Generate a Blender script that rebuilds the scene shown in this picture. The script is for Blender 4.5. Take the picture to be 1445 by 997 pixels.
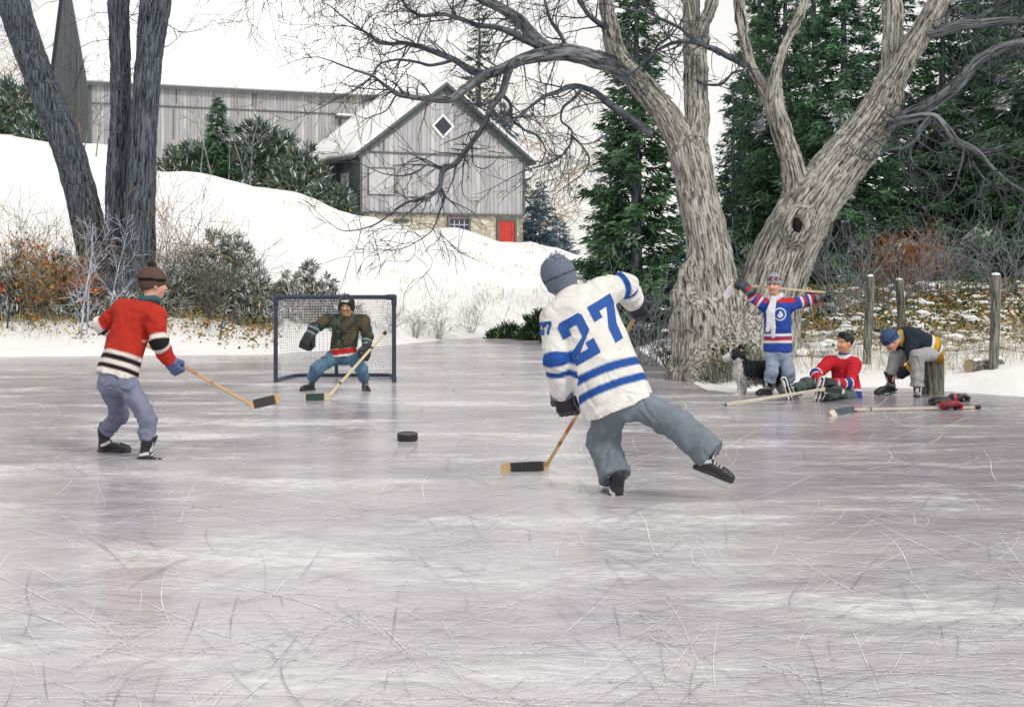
import bpy, math, random
import numpy as np
from mathutils import Matrix, Vector

for o in list(bpy.data.objects):
    bpy.data.objects.remove(o)
SC = bpy.context.scene
COL = SC.collection
R = math.radians

# ---------------------------------------------------------------- camera
FPX, HC, YH = 2292.0, 1.40, 405.0        # focal length in photo pixels, eye height, horizon row
cam = bpy.data.objects.new('camera', bpy.data.cameras.new('camera'))
COL.objects.link(cam)
cam.location = (0, 0, HC)
cam.rotation_euler = (R(90), 0, 0)
cam.data.sensor_width = 36
cam.data.lens = 36 * FPX / 1445.0
cam.data.shift_y = -(498.5 - YH) / 1445.0
cam.data.clip_start = 0.05
cam.data.clip_end = 3000
SC.camera = cam

# ---------------------------------------------------------------- daylight: bright winter overcast
SUN_EL, SUN_AZ = 38.0, 140.0             # sun high behind the camera's right shoulder, veiled
world = bpy.data.worlds.new('World')
SC.world = world
world.use_nodes = True
nt = world.node_tree
sky = nt.nodes.new('ShaderNodeTexSky')
sky.sky_type = 'NISHITA'
sky.sun_disc = False
sky.sun_elevation = R(SUN_EL)
sky.sun_rotation = R(SUN_AZ)
sky.air_density = 1.0
sky.dust_density = 1.0
sky.ozone_density = 1.0
hs = nt.nodes.new('ShaderNodeHueSaturation')
hs.inputs['Saturation'].default_value = 0.22
nt.links.new(sky.outputs[0], hs.inputs['Color'])
veil = nt.nodes.new('ShaderNodeMix')        # a white cloud sheet lies over most of the clear sky
veil.data_type = 'RGBA'
veil.inputs[0].default_value = 0.82
veil.inputs[7].default_value = (8.0, 7.85, 7.6, 1)
nt.links.new(hs.outputs[0], veil.inputs[6])
bg = nt.nodes['Background']
bg.inputs['Strength'].default_value = 0.12
nt.links.new(veil.outputs[2], bg.inputs['Color'])
sun = bpy.data.objects.new('sun', bpy.data.lights.new('sun', 'SUN'))
COL.objects.link(sun)
sun.data.energy = 1.5
sun.data.angle = R(10)
sun.data.color = (1.0, 0.96, 0.90)
sd = Vector((math.sin(R(SUN_AZ)) * math.cos(R(SUN_EL)), math.cos(R(SUN_AZ)) * math.cos(R(SUN_EL)), math.sin(R(SUN_EL))))
sun.rotation_euler = sd.to_track_quat('Z', 'Y').to_euler()
SC.view_settings.view_transform = 'Standard'
SC.view_settings.look = 'None'
SC.view_settings.gamma = 1
SC.view_settings.exposure = 0.12
SC.cycles.max_bounces = 6

# ---------------------------------------------------------------- helpers
def A(*v):
    return np.array(v, dtype=float)

def at(px, py, Y):
    """photo pixel + distance -> world point"""
    return A((px - 722.5) / FPX * Y, Y, HC - (py - YH) / FPX * Y)

def unit(v):
    v = np.asarray(v, dtype=float)
    return v / max(1e-9, np.linalg.norm(v))

def lin(h):
    h = h.lstrip('#')
    c = [int(h[i:i + 2], 16) / 255 for i in (0, 2, 4)]
    return tuple((x / 12.92 if x <= .04045 else ((x + .055) / 1.055) ** 2.4) for x in c)

def new_mesh(name, V, F, mat=None, smooth=True, col=None, bk=None, uv=None):
    """V (N,3); F an (M,k) int array or a list of such arrays"""
    V = np.asarray(V, dtype=np.float32).reshape(-1, 3)
    Fs = [np.asarray(f, dtype=np.int32) for f in (F if isinstance(F, list) else [F]) if len(f)]
    me = bpy.data.meshes.new(name)
    me.vertices.add(len(V))
    me.vertices.foreach_set('co', V.ravel())
    idx = np.concatenate([f.ravel() for f in Fs])
    tot = np.concatenate([np.full(len(f), f.shape[1], dtype=np.int32) for f in Fs])
    st = np.concatenate([[0], np.cumsum(tot)[:-1]]).astype(np.int32)
    me.loops.add(len(idx))
    me.loops.foreach_set('vertex_index', idx)
    me.polygons.add(len(tot))
    me.polygons.foreach_set('loop_start', st)
    try:
        me.polygons.foreach_set('loop_total', tot)
    except Exception:
        pass
    me.polygons.foreach_set('use_smooth', np.full(len(tot), bool(smooth)))
    me.update(calc_edges=True)
    me.validate()
    if col is not None:
        c = np.ones((len(V), 4), dtype=np.float32)
        c[:, :3] = np.asarray(col, dtype=np.float32).reshape(-1, 3)
        me.attributes.new('col', 'FLOAT_COLOR', 'POINT').data.foreach_set('color', c.ravel())
    if bk is not None:
        me.attributes.new('bk', 'FLOAT_VECTOR', 'POINT').data.foreach_set('vector', np.asarray(bk, dtype=np.float32).ravel())
    if uv is not None:
        me.attributes.new('wuv', 'FLOAT_VECTOR', 'POINT').data.foreach_set('vector', np.asarray(uv, dtype=np.float32).ravel())
    if mat:
        me.materials.append(mat)
    return me

def link(name, me, parent=None, loc=None):
    o = bpy.data.objects.new(name, me)
    COL.objects.link(o)
    if parent is not None:
        o.parent = parent
    if loc is not None:
        o.location = loc
    return o

def world_loc(o):
    l = np.array(o.location)
    while o.parent:
        o = o.parent
        l = l + np.array(o.location)
    return l

def mk(name, V, F, mat, parent=None, base=None, **kw):
    """link world-space geometry; its origin goes to base, or to its parent's"""
    V = np.asarray(V, dtype=float).reshape(-1, 3)
    if parent is not None:
        V = V - world_loc(parent)
        return link(name, new_mesh(name, V, F, mat, **kw), parent)
    b = np.asarray(base if base is not None else (0, 0, 0), dtype=float)
    return link(name, new_mesh(name, V - b, F, mat, **kw), None, b)

def tag(o, label, cat, group=None, kind=None):
    if label: o['label'] = label
    if cat: o['category'] = cat
    if group: o['group'] = group
    if kind: o['kind'] = kind
    return o

def thing(name, label, cat, loc=(0, 0, 0), group=None):
    o = link(name, None, None, loc)
    o.empty_display_size = 0.1
    return tag(o, label, cat, group)

def struct(o):
    o['kind'] = 'structure'
    return o

def copy_tree(o, parent=None):
    c = o.copy()
    COL.objects.link(c)
    if parent is not None:
        c.parent = parent
        c.matrix_parent_inverse = Matrix()
    for ch in list(o.children):
        copy_tree(ch, c)
    return c

class MB:
    """collects simple solids into one mesh"""
    def __init__(s): s.V, s.F4, s.F3, s.n, s.uv = [], [], [], 0, []
    def add(s, V, F, uv=None):
        V = np.asarray(V, dtype=float); F = np.asarray(F)
        s.V.append(V)
        (s.F4 if F.shape[1] == 4 else s.F3).append(F + s.n)
        s.uv.append(np.zeros((len(V), 3)) if uv is None else np.asarray(uv, dtype=float))
        s.n += len(V)
        return s
    def box(s, c, half, R3=None):
        R3 = np.eye(3) if R3 is None else np.asarray(R3)
        q = np.array([[x, y, z] for x in (-1, 1) for y in (-1, 1) for z in (-1, 1)], float) * np.asarray(half)
        V = q @ R3 + np.asarray(c)           # rows of R3 are the local axes
        F = [[0, 1, 3, 2], [4, 6, 7, 5], [0, 4, 5, 1], [2, 3, 7, 6], [0, 2, 6, 4], [1, 5, 7, 3]]
        # uv along the two larger axes
        o = np.argsort(-np.asarray(half)); u = q[:, o[0]]; v = q[:, o[1]]
        return s.add(V, F, np.stack([u, v, q[:, o[2]]], 1))
    def poly(s, P, thick, n):
        """extruded flat polygon (convex), P in order, thick along n"""
        P = np.asarray(P, float); n = unit(n) * thick
        k = len(P); V = np.vstack([P, P + n])
        for i in range(1, k - 1):
            s.F3.append(np.array([[0, i + 1, i], [k, k + i, k + i + 1]]) + s.n)
        s.F4.append(np.array([[i, (i + 1) % k, k + (i + 1) % k, k + i] for i in range(k)]) + s.n)
        s.V.append(V); s.uv.append(np.zeros((2 * k, 3))); s.n += 2 * k
        return s
    def tube(s, P, r, sides=10, cap=True):
        V, F, bk = tube(P, r, sides)
        s.add(V, F)
        if cap:
            b = s.n - len(V); m = len(P)
            s.V.append(np.array([P[0], P[-1]], float)); s.uv.append(np.zeros((2, 3)))
            e = b + (m - 1) * sides
            s.F3.append(np.array([[s.n, b + (i + 1) % sides, b + i] for i in range(sides)] + [[s.n + 1, e + i, e + (i + 1) % sides] for i in range(sides)]))
            s.n += 2
        return s
    def faces(s):
        return ([np.vstack(s.F4)] if s.F4 else []) + ([np.vstack(s.F3)] if s.F3 else [])
    def build(s, name, mat, parent=None, base=None, smooth=False, uv=False, **kw):
        V = np.vstack(s.V)
        if uv: kw['uv'] = np.vstack(s.uv)
        return mk(name, V, s.faces(), mat, parent, base, smooth=smooth, **kw)

def tube(P, r, sides=10, twist=None):
    """swept tube along P with radii r; returns V, quads, bark coordinates"""
    P = np.asarray(P, float); m = len(P)
    r = np.full(m, r, float) if np.isscalar(r) else np.asarray(r, float)
    T = np.gradient(P, axis=0); T /= np.maximum(1e-9, np.linalg.norm(T, axis=1))[:, None]
    ref = A(0, 0, 1) if abs(T[0, 2]) < .9 else A(1, 0, 0)
    u = unit(np.cross(ref, T[0])); U = np.zeros((m, 3)); U[0] = u
    for i in range(1, m):
        u = u - T[i] * np.dot(u, T[i]); u = unit(u); U[i] = u
    W = np.cross(T, U)
    a = np.arange(sides) * 2 * np.pi / sides
    ca, sa = np.cos(a), np.sin(a)
    V = P[:, None, :] + r[:, None, None] * (ca[None, :, None] * U[:, None, :] + sa[None, :, None] * W[:, None, :])
    L = np.concatenate([[0], np.cumsum(np.linalg.norm(np.diff(P, axis=0), axis=1))])
    rm = max(r.mean(), .02)
    bk = np.stack([np.broadcast_to(ca * rm, (m, sides)), np.broadcast_to(sa * rm, (m, sides)), np.broadcast_to(L[:, None], (m, sides))], -1)
    i = np.arange(m - 1)[:, None] * sides; j = np.arange(sides)[None, :]; j2 = (j + 1) % sides
    F = np.stack([i + j, i + j2, i + sides + j2, i + sides + j], -1).reshape(-1, 4)
    return V.reshape(-1, 3), F, bk.reshape(-1, 3)

def spline(P, n=8):
    """Catmull-Rom through the rows of P (any number of columns)"""
    P = np.asarray(P, float)
    if len(P) < 3:
        t = np.linspace(0, 1, n + 1)[:, None]
        return P[0] * (1 - t) + P[-1] * t
    Q = np.vstack([2 * P[0] - P[1], P, 2 * P[-1] - P[-2]])
    out = []
    for i in range(1, len(Q) - 2):
        t = (np.arange(n) / n)[:, None]
        p0, p1, p2, p3 = Q[i - 1], Q[i], Q[i + 1], Q[i + 2]
        out.append(.5 * ((2 * p1) + (-p0 + p2) * t + (2 * p0 - 5 * p1 + 4 * p2 - p3) * t ** 2 + (-p0 + 3 * p1 - 3 * p2 + p3) * t ** 3))
    return np.vstack(out + [P[-1:]])

def prisms(a, b, ra, rb, sides=3):
    """many separate tapered sticks at once"""
    a = np.asarray(a, float); b = np.asarray(b, float); m = len(a)
    ra = np.broadcast_to(np.asarray(ra, float), (m,)); rb = np.broadcast_to(np.asarray(rb, float), (m,))
    d = b - a; d /= np.maximum(1e-9, np.linalg.norm(d, axis=1))[:, None]
    ref = np.where(np.abs(d[:, 2:3]) < .9, A(0, 0, 1), A(1, 0, 0))
    u = np.cross(ref, d); u /= np.linalg.norm(u, axis=1)[:, None]; w = np.cross(d, u)
    th = np.arange(sides) * 2 * np.pi / sides
    ring = np.cos(th)[None, :, None] * u[:, None, :] + np.sin(th)[None, :, None] * w[:, None, :]
    V = np.concatenate([a[:, None] + ring * ra[:, None, None], b[:, None] + ring * rb[:, None, None]], 1).reshape(-1, 3)
    j = np.arange(sides); j2 = (j + 1) % sides
    f = np.stack([j, j2, sides + j2, sides + j], -1)
    F = (np.arange(m)[:, None, None] * 2 * sides + f[None]).reshape(-1, 4)
    return V, F

def blades(base, dirv, length, width, rng, bend=.0):
    """many tapered leaf blades (two triangles each: kite)"""
    m = len(base)
    d = dirv / np.maximum(1e-9, np.linalg.norm(dirv, axis=1))[:, None]
    s = rng.normal(size=(m, 3)); s -= d * (s * d).sum(1)[:, None]; s /= np.linalg.norm(s, axis=1)[:, None]
    nrm = np.cross(d, s)
    L = np.broadcast_to(np.asarray(length, float), (m,))[:, None]; w = np.broadcast_to(np.asarray(width, float), (m,))[:, None]
    mid = base + d * L * .45 + nrm * L * bend * .3
    tip = base + d * L - nrm * L * bend * .3
    V = np.stack([base, mid - s * w * .5, tip, mid + s * w * .5], 1).reshape(-1, 3)
    F = np.arange(4 * m).reshape(-1, 4)
    return V, F

_wr = np.random.default_rng(5)
_K = _wr.normal(size=(6, 3)); _PH = _wr.uniform(0, 6.28, 12); _K2 = _wr.normal(size=(6, 3))
def wob(P, f=1.0, seed=0):
    """smooth pseudo noise in about -1..1 at spatial frequency f"""
    P = np.asarray(P) * f + seed * 7.31
    s = np.zeros(len(P))
    for i in range(6):
        k = _K[i] * (1 + .35 * i)
        s += np.sin(P @ k + _PH[i] + 1.3 * np.sin(P @ _K2[i] + _PH[6 + i])) / (1 + .25 * i)
    return s / 2.6

# ---------------------------------------------------------------- implicit solids (smooth unions -> one continuous skin)
class SDF:
    def __init__(s): s.pr = []
    def _add(s, kind, args, lo, hi, k, op, pre=None):
        s.pr.append((kind, args, np.asarray(lo, float), np.asarray(hi, float), k, op)); return s
    def cone(s, a, b, ra, rb=None, k=.03, flat=None, op='+'):
        rb = ra if rb is None else rb
        a = np.asarray(a, float); b = np.asarray(b, float); r = max(ra, rb)
        return s._add('cone', (a, b, ra, rb, flat), np.minimum(a, b) - r, np.maximum(a, b) + r, k, op)
    def ell(s, c, rad, Rm=None, k=.03, op='+'):
        c = np.asarray(c, float); rad = np.asarray(rad, float)
        return s._add('ell', (c, rad, np.eye(3) if Rm is None else np.asarray(Rm, float)), c - rad.max(), c + rad.max(), k, op)
    def box(s, c, half, r=.01, Rm=None, k=.02, op='+'):
        c = np.asarray(c, float); h = np.asarray(half, float); q = np.linalg.norm(h)
        return s._add('box', (c, h, r, np.eye(3) if Rm is None else np.asarray(Rm, float)), c - q, c + q, k, op)
    def cut(s, p, n):
        """keep the side n points to (applies to what was added before)"""
        return s._add('cut', (np.asarray(p, float), unit(n)), (-1e9,) * 3, (1e9,) * 3, 0, 'x')
    @staticmethod
    def ev(kind, a, P):
        if kind == 'cone':
            p, q, ra, rb, flat = a; sc = 1.0
            if flat is not None:
                n, f = unit(flat[0]), flat[1]
                M = np.eye(3) + (1 / f - 1) * np.outer(n, n)
                P = P @ M; p = p @ M; q = q @ M; sc = .5 * (1 + f)
            ab = q - p; L2 = max(1e-9, ab @ ab)
            t = np.clip(((P - p) @ ab) / L2, 0, 1)
            return (np.linalg.norm(P - p - t[:, None] * ab, axis=1) - (ra + (rb - ra) * t)) * sc
        if kind == 'ell':
            c, r, Rm = a; q = (P - c) @ Rm.T
            k0 = np.linalg.norm(q / r, axis=1); k1 = np.linalg.norm(q / (r * r), axis=1)
            return k0 * (k0 - 1) / np.maximum(k1, 1e-6)
        if kind == 'box':
            c, h, r, Rm = a; q = np.abs((P - c) @ Rm.T) - (h - r)
            return np.linalg.norm(np.maximum(q, 0), axis=1) + np.minimum(q.max(1), 0) - r
        if kind == 'cut':
            p, n = a; return -((P - p) @ n)
    def grid(s, h, disp=None, pad=.05):
        lo = np.min([p[2] for p in s.pr if p[5] == '+'], axis=0) - pad; hi = np.max([p[3] for p in s.pr if p[5] == '+'], axis=0) + pad
        n = np.ceil((hi - lo) / h).astype(int) + 1
        vol = np.full(n, 1.0, dtype=np.float32)
        ax = [lo[i] + h * np.arange(n[i]) for i in range(3)]
        for kind, a, plo, phi, k, op in s.pr:
            m = .06 + 2 * k
            i0 = np.clip(np.floor((plo - m - lo) / h).astype(float), 0, n - 1).astype(int); i1 = np.clip(np.ceil((phi + m - lo) / h).astype(float), 0, n - 1).astype(int) + 1
            sl = tuple(slice(i0[i], i1[i]) for i in range(3))
            if min(i1 - i0) < 1: continue
            G = np.stack(np.meshgrid(*[ax[i][sl[i]] for i in range(3)], indexing='ij'), -1).reshape(-1, 3)
            d = s.ev(kind, a, G).reshape(i1 - i0)
            v = vol[sl]
            if op == 'x': vol[sl] = np.maximum(v, d)
            elif op == '-':
                hh = np.maximum(k - np.abs(v + d), 0) / max(k, 1e-6)
                vol[sl] = np.maximum(v, -d) + hh * hh * k * .25
            elif k <= 0: vol[sl] = np.minimum(v, d)
            else:
                hh = np.maximum(k - np.abs(v - d), 0) / k
                vol[sl] = np.minimum(v, d) - hh * hh * k * .25
        if disp is not None:
            near = np.argwhere(np.abs(vol) < .12)
            P = lo + near * h
            vol[tuple(near.T)] += disp(P)
        return vol, lo
    def mesh(s, h=.01, disp=None):
        vol, lo = s.grid(h, disp)
        return surface_nets(vol, lo, h)

def surface_nets(vol, lo, h):
    ins = vol < 0
    nx, ny, nz = vol.shape
    cs = np.zeros((nx - 1, ny - 1, nz - 1), dtype=np.int8)
    for dx in (0, 1):
        for dy in (0, 1):
            for dz in (0, 1):
                cs += ins[dx:nx - 1 + dx, dy:ny - 1 + dy, dz:nz - 1 + dz]
    act = (cs > 0) & (cs < 8)
    cells = np.argwhere(act)
    idx = np.full(act.shape, -1, dtype=np.int64); idx[tuple(cells.T)] = np.arange(len(cells))
    acc = np.zeros((len(cells), 3)); cnt = np.zeros(len(cells))
    corners = [(x, y, z) for x in (0, 1) for y in (0, 1) for z in (0, 1)]
    for c in corners:
        for ax in range(3):
            if c[ax] == 0:
                e = list(c); e[ax] = 1
                a = vol[cells[:, 0] + c[0], cells[:, 1] + c[1], cells[:, 2] + c[2]]
                b = vol[cells[:, 0] + e[0], cells[:, 1] + e[1], cells[:, 2] + e[2]]
                x = (a < 0) != (b < 0)
                t = np.where(x, a / np.where(x, a - b, 1), 0)
                p = np.tile(np.array(c, float), (len(cells), 1)); p[:, ax] += t
                acc[x] += p[x]; cnt[x] += 1
    V = lo + (cells + acc / np.maximum(cnt, 1)[:, None]) * h
    quads = []
    for ax in range(3):
        o1, o2 = [(1, 2), (2, 0), (0, 1)][ax]
        sl0 = [slice(None)] * 3; sl1 = [slice(None)] * 3
        sl0[ax] = slice(0, -1); sl1[ax] = slice(1, None)
        a = ins[tuple(sl0)]; b = ins[tuple(sl1)]
        e = np.argwhere(a != b)
        ok = (e[:, o1] >= 1) & (e[:, o2] >= 1) & (e[:, o1] < vol.shape[o1] - 1) & (e[:, o2] < vol.shape[o2] - 1)
        e = e[ok]
        if not len(e): continue
        flip = ~a[tuple(e.T)]
        def at_(d1, d2):
            q = e.copy(); q[:, o1] += d1; q[:, o2] += d2
            return idx[tuple(q.T)]
        Q = np.stack([at_(-1, -1), at_(0, -1), at_(0, 0), at_(-1, 0)], 1)
        Q[flip] = Q[flip][:, ::-1]
        quads.append(Q)
    Q = np.vstack(quads)
    return V, Q[(Q >= 0).all(1)]

def vnormals(V, F):
    n = np.cross(V[F[:, 2]] - V[F[:, 0]], V[F[:, 3]] - V[F[:, 1]])
    N = np.zeros_like(V)
    for i in range(4):
        np.add.at(N, F[:, i], n)
    return N / np.maximum(1e-12, np.linalg.norm(N, axis=1))[:, None]

def seg(P, a, b):
    """distance to a segment and position along it 0..1"""
    a = np.asarray(a, float); b = np.asarray(b, float)
    ab = b - a; t = np.clip((P - a) @ ab / max(1e-9, ab @ ab), 0, 1)
    return np.linalg.norm(P - a - t[:, None] * ab, axis=1), t

# ---------------------------------------------------------------- materials
def mat(name):
    m = bpy.data.materials.new(name); m.use_nodes = True
    return m, m.node_tree, m.node_tree.nodes['Principled BSDF']

def N(nt, typ, **kw):
    n = nt.nodes.new(typ)
    for k, v in kw.items():
        if k.startswith('i_'): n.inputs[k[2:].replace('_', ' ')].default_value = v
        else: setattr(n, k, v)
    return n

def ramp(nt, fac, stops):
    r = nt.nodes.new('ShaderNodeValToRGB'); cr = r.color_ramp
    while len(cr.elements) < len(stops): cr.elements.new(.5)
    for e, (p, c) in zip(cr.elements, stops):
        e.position = p; e.color = (*c, 1) if len(c) == 3 else c
    nt.links.new(fac, r.inputs[0]); return r.outputs[0]

def noise(nt, vec, scale, detail=4, rough=.55, mapping=None):
    if mapping is not None:
        mp = N(nt, 'ShaderNodeMapping'); mp.inputs['Scale'].default_value = mapping
        nt.links.new(vec, mp.inputs[0]); vec = mp.outputs[0]
    n = N(nt, 'ShaderNodeTexNoise'); n.inputs['Scale'].default_value = scale; n.inputs['Detail'].default_value = detail; n.inputs['Roughness'].default_value = rough
    nt.links.new(vec, n.inputs['Vector']); return n.outputs['Fac']

def mix(nt, fac, a, b, typ='MIX'):
    m = N(nt, 'ShaderNodeMix', data_type='RGBA', blend_type=typ)
    for s, v in ((0, fac), (6, a), (7, b)):
        if hasattr(v, 'is_linked') or hasattr(v, 'links'): nt.links.new(v, m.inputs[s])
        elif s == 0: m.inputs[0].default_value = v
        else: m.inputs[s].default_value = (*v, 1) if len(v) == 3 else v
    return m.outputs[2]

def bump(nt, b, h, strength=.4, dist=.01):
    n = N(nt, 'ShaderNodeBump'); n.inputs['Strength'].default_value = strength; n.inputs['Distance'].default_value = dist
    nt.links.new(h, n.inputs['Height']); nt.links.new(n.outputs[0], b.inputs['Normal'])

def geo(nt): return N(nt, 'ShaderNodeNewGeometry').outputs['Position']
def obj_co(nt): return N(nt, 'ShaderNodeTexCoord').outputs['Object']
def attr(nt, name, out='Vector'):
    a = N(nt, 'ShaderNodeAttribute'); a.attribute_name = name; return a.outputs[out]

def m_plain(name, c, rough=.6, var=.25, scale=12., metal=0., bmp=.15, spec=.4):
    m, t, b = mat(name)
    n = noise(t, obj_co(t), scale, 6)
    t.links.new(ramp(t, n, [(.25, tuple(x * (1 - var) for x in c)), (.75, tuple(min(1, x * (1 + var)) for x in c))]), b.inputs['Base Color'])
    b.inputs['Roughness'].default_value = rough; b.inputs['Metallic'].default_value = metal; b.inputs['Specular IOR Level'].default_value = spec
    if bmp: bump(t, b, n, bmp, .01)
    return m

def m_attr(name, rough=.8, var=.25, scale=30., bmp=.3, dist=.004, spec=.25, weave=0, trans=0):
    m, t, b = mat(name)
    c = attr(t, 'col', 'Color'); co = obj_co(t)
    n = noise(t, co, scale, 6, .6)
    v = ramp(t, n, [(.25, (1 - var,) * 3), (.75, (1 + var * .6,) * 3)])
    t.links.new(mix(t, 1, c, v, 'MULTIPLY'), b.inputs['Base Color'])
    b.inputs['Roughness'].default_value = rough; b.inputs['Specular IOR Level'].default_value = spec
    if bmp: bump(t, b, n, bmp, dist)
    return m

def m_bark(name, dark, light, sx=16., sz=2.2, bmp=.9, dist=.03):
    m, t, b = mat(name)
    bk = attr(t, 'bk')
    w = noise(t, bk, 3., 3)
    n1 = noise(t, bk, 1., 5, .6, (sx, sx, sz))
    n2 = noise(t, bk, 1., 4, .6, (sx * 3, sx * 3, sz * 4))
    ad = N(t, 'ShaderNodeMath', operation='MULTIPLY_ADD'); ad.inputs[1].default_value = .35
    t.links.new(n2, ad.inputs[0]); t.links.new(n1, ad.inputs[2])
    c = ramp(t, ad.outputs[0], [(.5, dark), (.64, tuple(.4 * l + .6 * d for l, d in zip(light, dark))), (.76, light)])
    c = mix(t, .35, c, ramp(t, w, [(.3, (.55, .6, .55)), (.7, (1, 1, 1))]), 'MULTIPLY')
    t.links.new(c, b.inputs['Base Color']); b.inputs['Roughness'].default_value = .9; b.inputs['Specular IOR Level'].default_value = .15
    bump(t, b, ad.outputs[0], bmp, dist)
    return m
# ================================================================ SETTING
rng = np.random.default_rng(11)
# ---- snow: one sheet of ground from behind the camera to the hills, dipping under the pond
SH = np.array([(-3000, 500), (-200, 503), (0, 503), (380, 500), (560, 486), (640, 478), (780, 470), (850, 470), (885, 482), (920, 503), (960, 532),
               (1000, 549), (1035, 553), (1090, 549), (1130, 548), (1200, 546), (1260, 546), (1310, 549), (1345, 552), (1445, 559), (1700, 566), (4000, 575)], float)
PROF = {  # photo column: (distance, image row of the ground there)
    -300: [(36, 455), (38, 415), (60, 300), (90, 200), (120, 190), (160, 215), (400, 300)],
    0: [(36, 455), (39, 412), (60, 300), (90, 205), (120, 182), (160, 200), (400, 300)],
    130: [(36, 452), (40, 405), (60, 300), (90, 222), (120, 205), (160, 220), (400, 310)],
    240: [(36, 448), (41, 402), (60, 305), (88, 243), (120, 236), (160, 245), (400, 330)],
    400: [(38, 446), (44, 420), (60, 340), (90, 272), (120, 265), (160, 275), (400, 350)],
    510: [(40, 452), (46, 425), (60, 372), (89, 302), (120, 300), (160, 310), (400, 365)],
    620: [(46, 452), (54, 425), (66, 380), (91, 324), (120, 322), (160, 330), (400, 370)],
    740: [(51, 450), (57, 425), (70, 388), (93, 347), (120, 345), (160, 350), (400, 380)],
    830: [(51, 450), (60, 418), (72, 392), (95, 368), (120, 366), (160, 368), (400, 390)],
    900: [(40, 455), (46, 435), (62, 405), (95, 382), (120, 380), (160, 380), (400, 395)],
    960: [(26, 500), (30, 462), (36, 435), (60, 402), (95, 390), (160, 390), (400, 398)],
    1040: [(22.9, 536), (24.4, 512), (30, 445), (38, 420), (60, 402), (95, 392), (160, 392), (400, 398)],
    1130: [(23.2, 532), (24.4, 510), (29, 445), (35, 415), (60, 398), (95, 390), (160, 390), (400, 398)],
    1300: [(23.5, 522), (25, 500), (29, 448), (34, 408), (60, 396), (95, 390), (160, 390), (400, 398)],
    1445: [(22.3, 528), (24, 500), (28, 450), (33, 410), (60, 396), (95, 390), (160, 390), (400, 398)],
    1900: [(22.3, 528), (24, 500), (28, 450), (33, 410), (60, 396), (95, 390), (160, 390), (400, 398)]}
YK = np.concatenate([np.arange(16, 60, .5), np.arange(60, 130, 2.), np.arange(130, 401, 15.)])
PC = np.array(sorted(PROF))
ZT = []
for c in PC:
    ys = 3209. / (np.interp(c, SH[:, 0], SH[:, 1]) - YH)
    pts = [(ys - 3, -.25), (ys - .05, -.03), (ys + .12, .05), (ys + .7, .10)] + [(Y, HC - (r - YH) / FPX * Y) for Y, r in PROF[c]]
    pts = sorted(p for p in pts)
    ZT.append(np.interp(YK, [p[0] for p in pts], [p[1] for p in pts]))
ZT = np.array(ZT)
def shore(u):
    return 3209. / (np.interp(u * FPX + 722.5, SH[:, 0], SH[:, 1]) - YH)
def ground(x, Y):
    x = np.atleast_1d(np.asarray(x, float)); Y = np.atleast_1d(np.asarray(Y, float))
    Yc = np.clip(Y, 16, 399); u = x / np.maximum(Yc, 1e-3)
    pc = np.clip(u * FPX + 722.5, PC[0], PC[-1] - 1)
    i = np.clip(np.searchsorted(PC, pc, side='right') - 1, 0, len(PC) - 2)
    f = (pc - PC[i]) / (PC[i + 1] - PC[i]); f = f * f * (3 - 2 * f)
    j = np.clip(np.searchsorted(YK, Yc, side='right') - 1, 0, len(YK) - 2); g = (Yc - YK[j]) / (YK[j + 1] - YK[j])
    # shift along Y so that each column keeps its own shore line between control columns
    z0 = ZT[i, j] * (1 - g) + ZT[i, j + 1] * g; z1 = ZT[i + 1, j] * (1 - g) + ZT[i + 1, j + 1] * g
    z = z0 * (1 - f) + z1 * f
    uu = x / np.maximum(Y, 1.)
    ys = shore(uu); sl = (shore(uu + .004) - shore(uu - .004)) / .008 / np.maximum(Y, 8)
    d = (Y - ys) / np.sqrt(1 + sl * sl)
    cap = np.where(d < 0, np.maximum(-.35, d * .12), .02 + .34 * np.clip(d, 0, 99))
    z = np.where(d < 0, cap, np.minimum(np.maximum(z, .03), cap))
    k = np.clip(d / 3, 0, 1)
    P = np.stack([x, Y, 0 * x], 1)
    z = z + k * (.10 * wob(P, .22) + .04 * wob(P, .9, 2)) + np.clip(d / .6, 0, 1) * .02 * wob(P, 3.2, 4)
    z = z + np.clip((d - 25) / 20, 0, 1) * .25 * wob(P, .09, 6) + np.clip((d - 4) / 6, 0, 1) * .16 * (1 - 2 * np.abs(wob(P * A(.6, 1.6, 1), .24, 8))) * np.clip((75 - d) / 20, 0, 1)
    return np.where(Y < 8, -.35, z)
def gz(x, Y): return float(ground(x, Y)[0])
def gp(px, Y):
    """ground point under a photo column at a distance"""
    x = (px - 722.5) / FPX * Y
    return A(x, Y, gz(x, Y))

ya = np.concatenate([np.arange(-60, 17, 7.), np.arange(17, 56, .22), np.arange(56, 130, .8), np.arange(130, 1400, 25.)])
ua = np.concatenate([np.linspace(-14, -.5, 14), np.linspace(-.42, .42, 330), np.linspace(.5, 14, 14)])
YY, UU = np.meshgrid(ya, ua, indexing='ij')
XX = UU * np.maximum(YY, 25)
Z = ground(XX.ravel(), YY.ravel())
V = np.stack([XX.ravel(), YY.ravel(), Z], 1)
ny, nu = YY.shape
i = np.arange(ny - 1)[:, None] * nu + np.arange(nu - 1)[None, :]
F = np.stack([i, i + 1, i + nu + 1, i + nu], -1).reshape(-1, 4)
m, t, b = mat('snow')
co = geo(t)
n1 = noise(t, co, .35, 5); n2 = noise(t, co, 9, 6, .6); n3 = noise(t, co, 60, 4)
c = ramp(t, n1, [(.35, (.82, .81, .80)), (.65, (.90, .90, .91))])
strawf = noise(t, co, .8, 8, .7, (.35, 1.0, 1.0))
c = mix(t, ramp(t, strawf, [(.62, (0, 0, 0)), (.74, (.35, .35, .35))]), c, (.62, .55, .42))
t.links.new(c, b.inputs['Base Color'])
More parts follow.
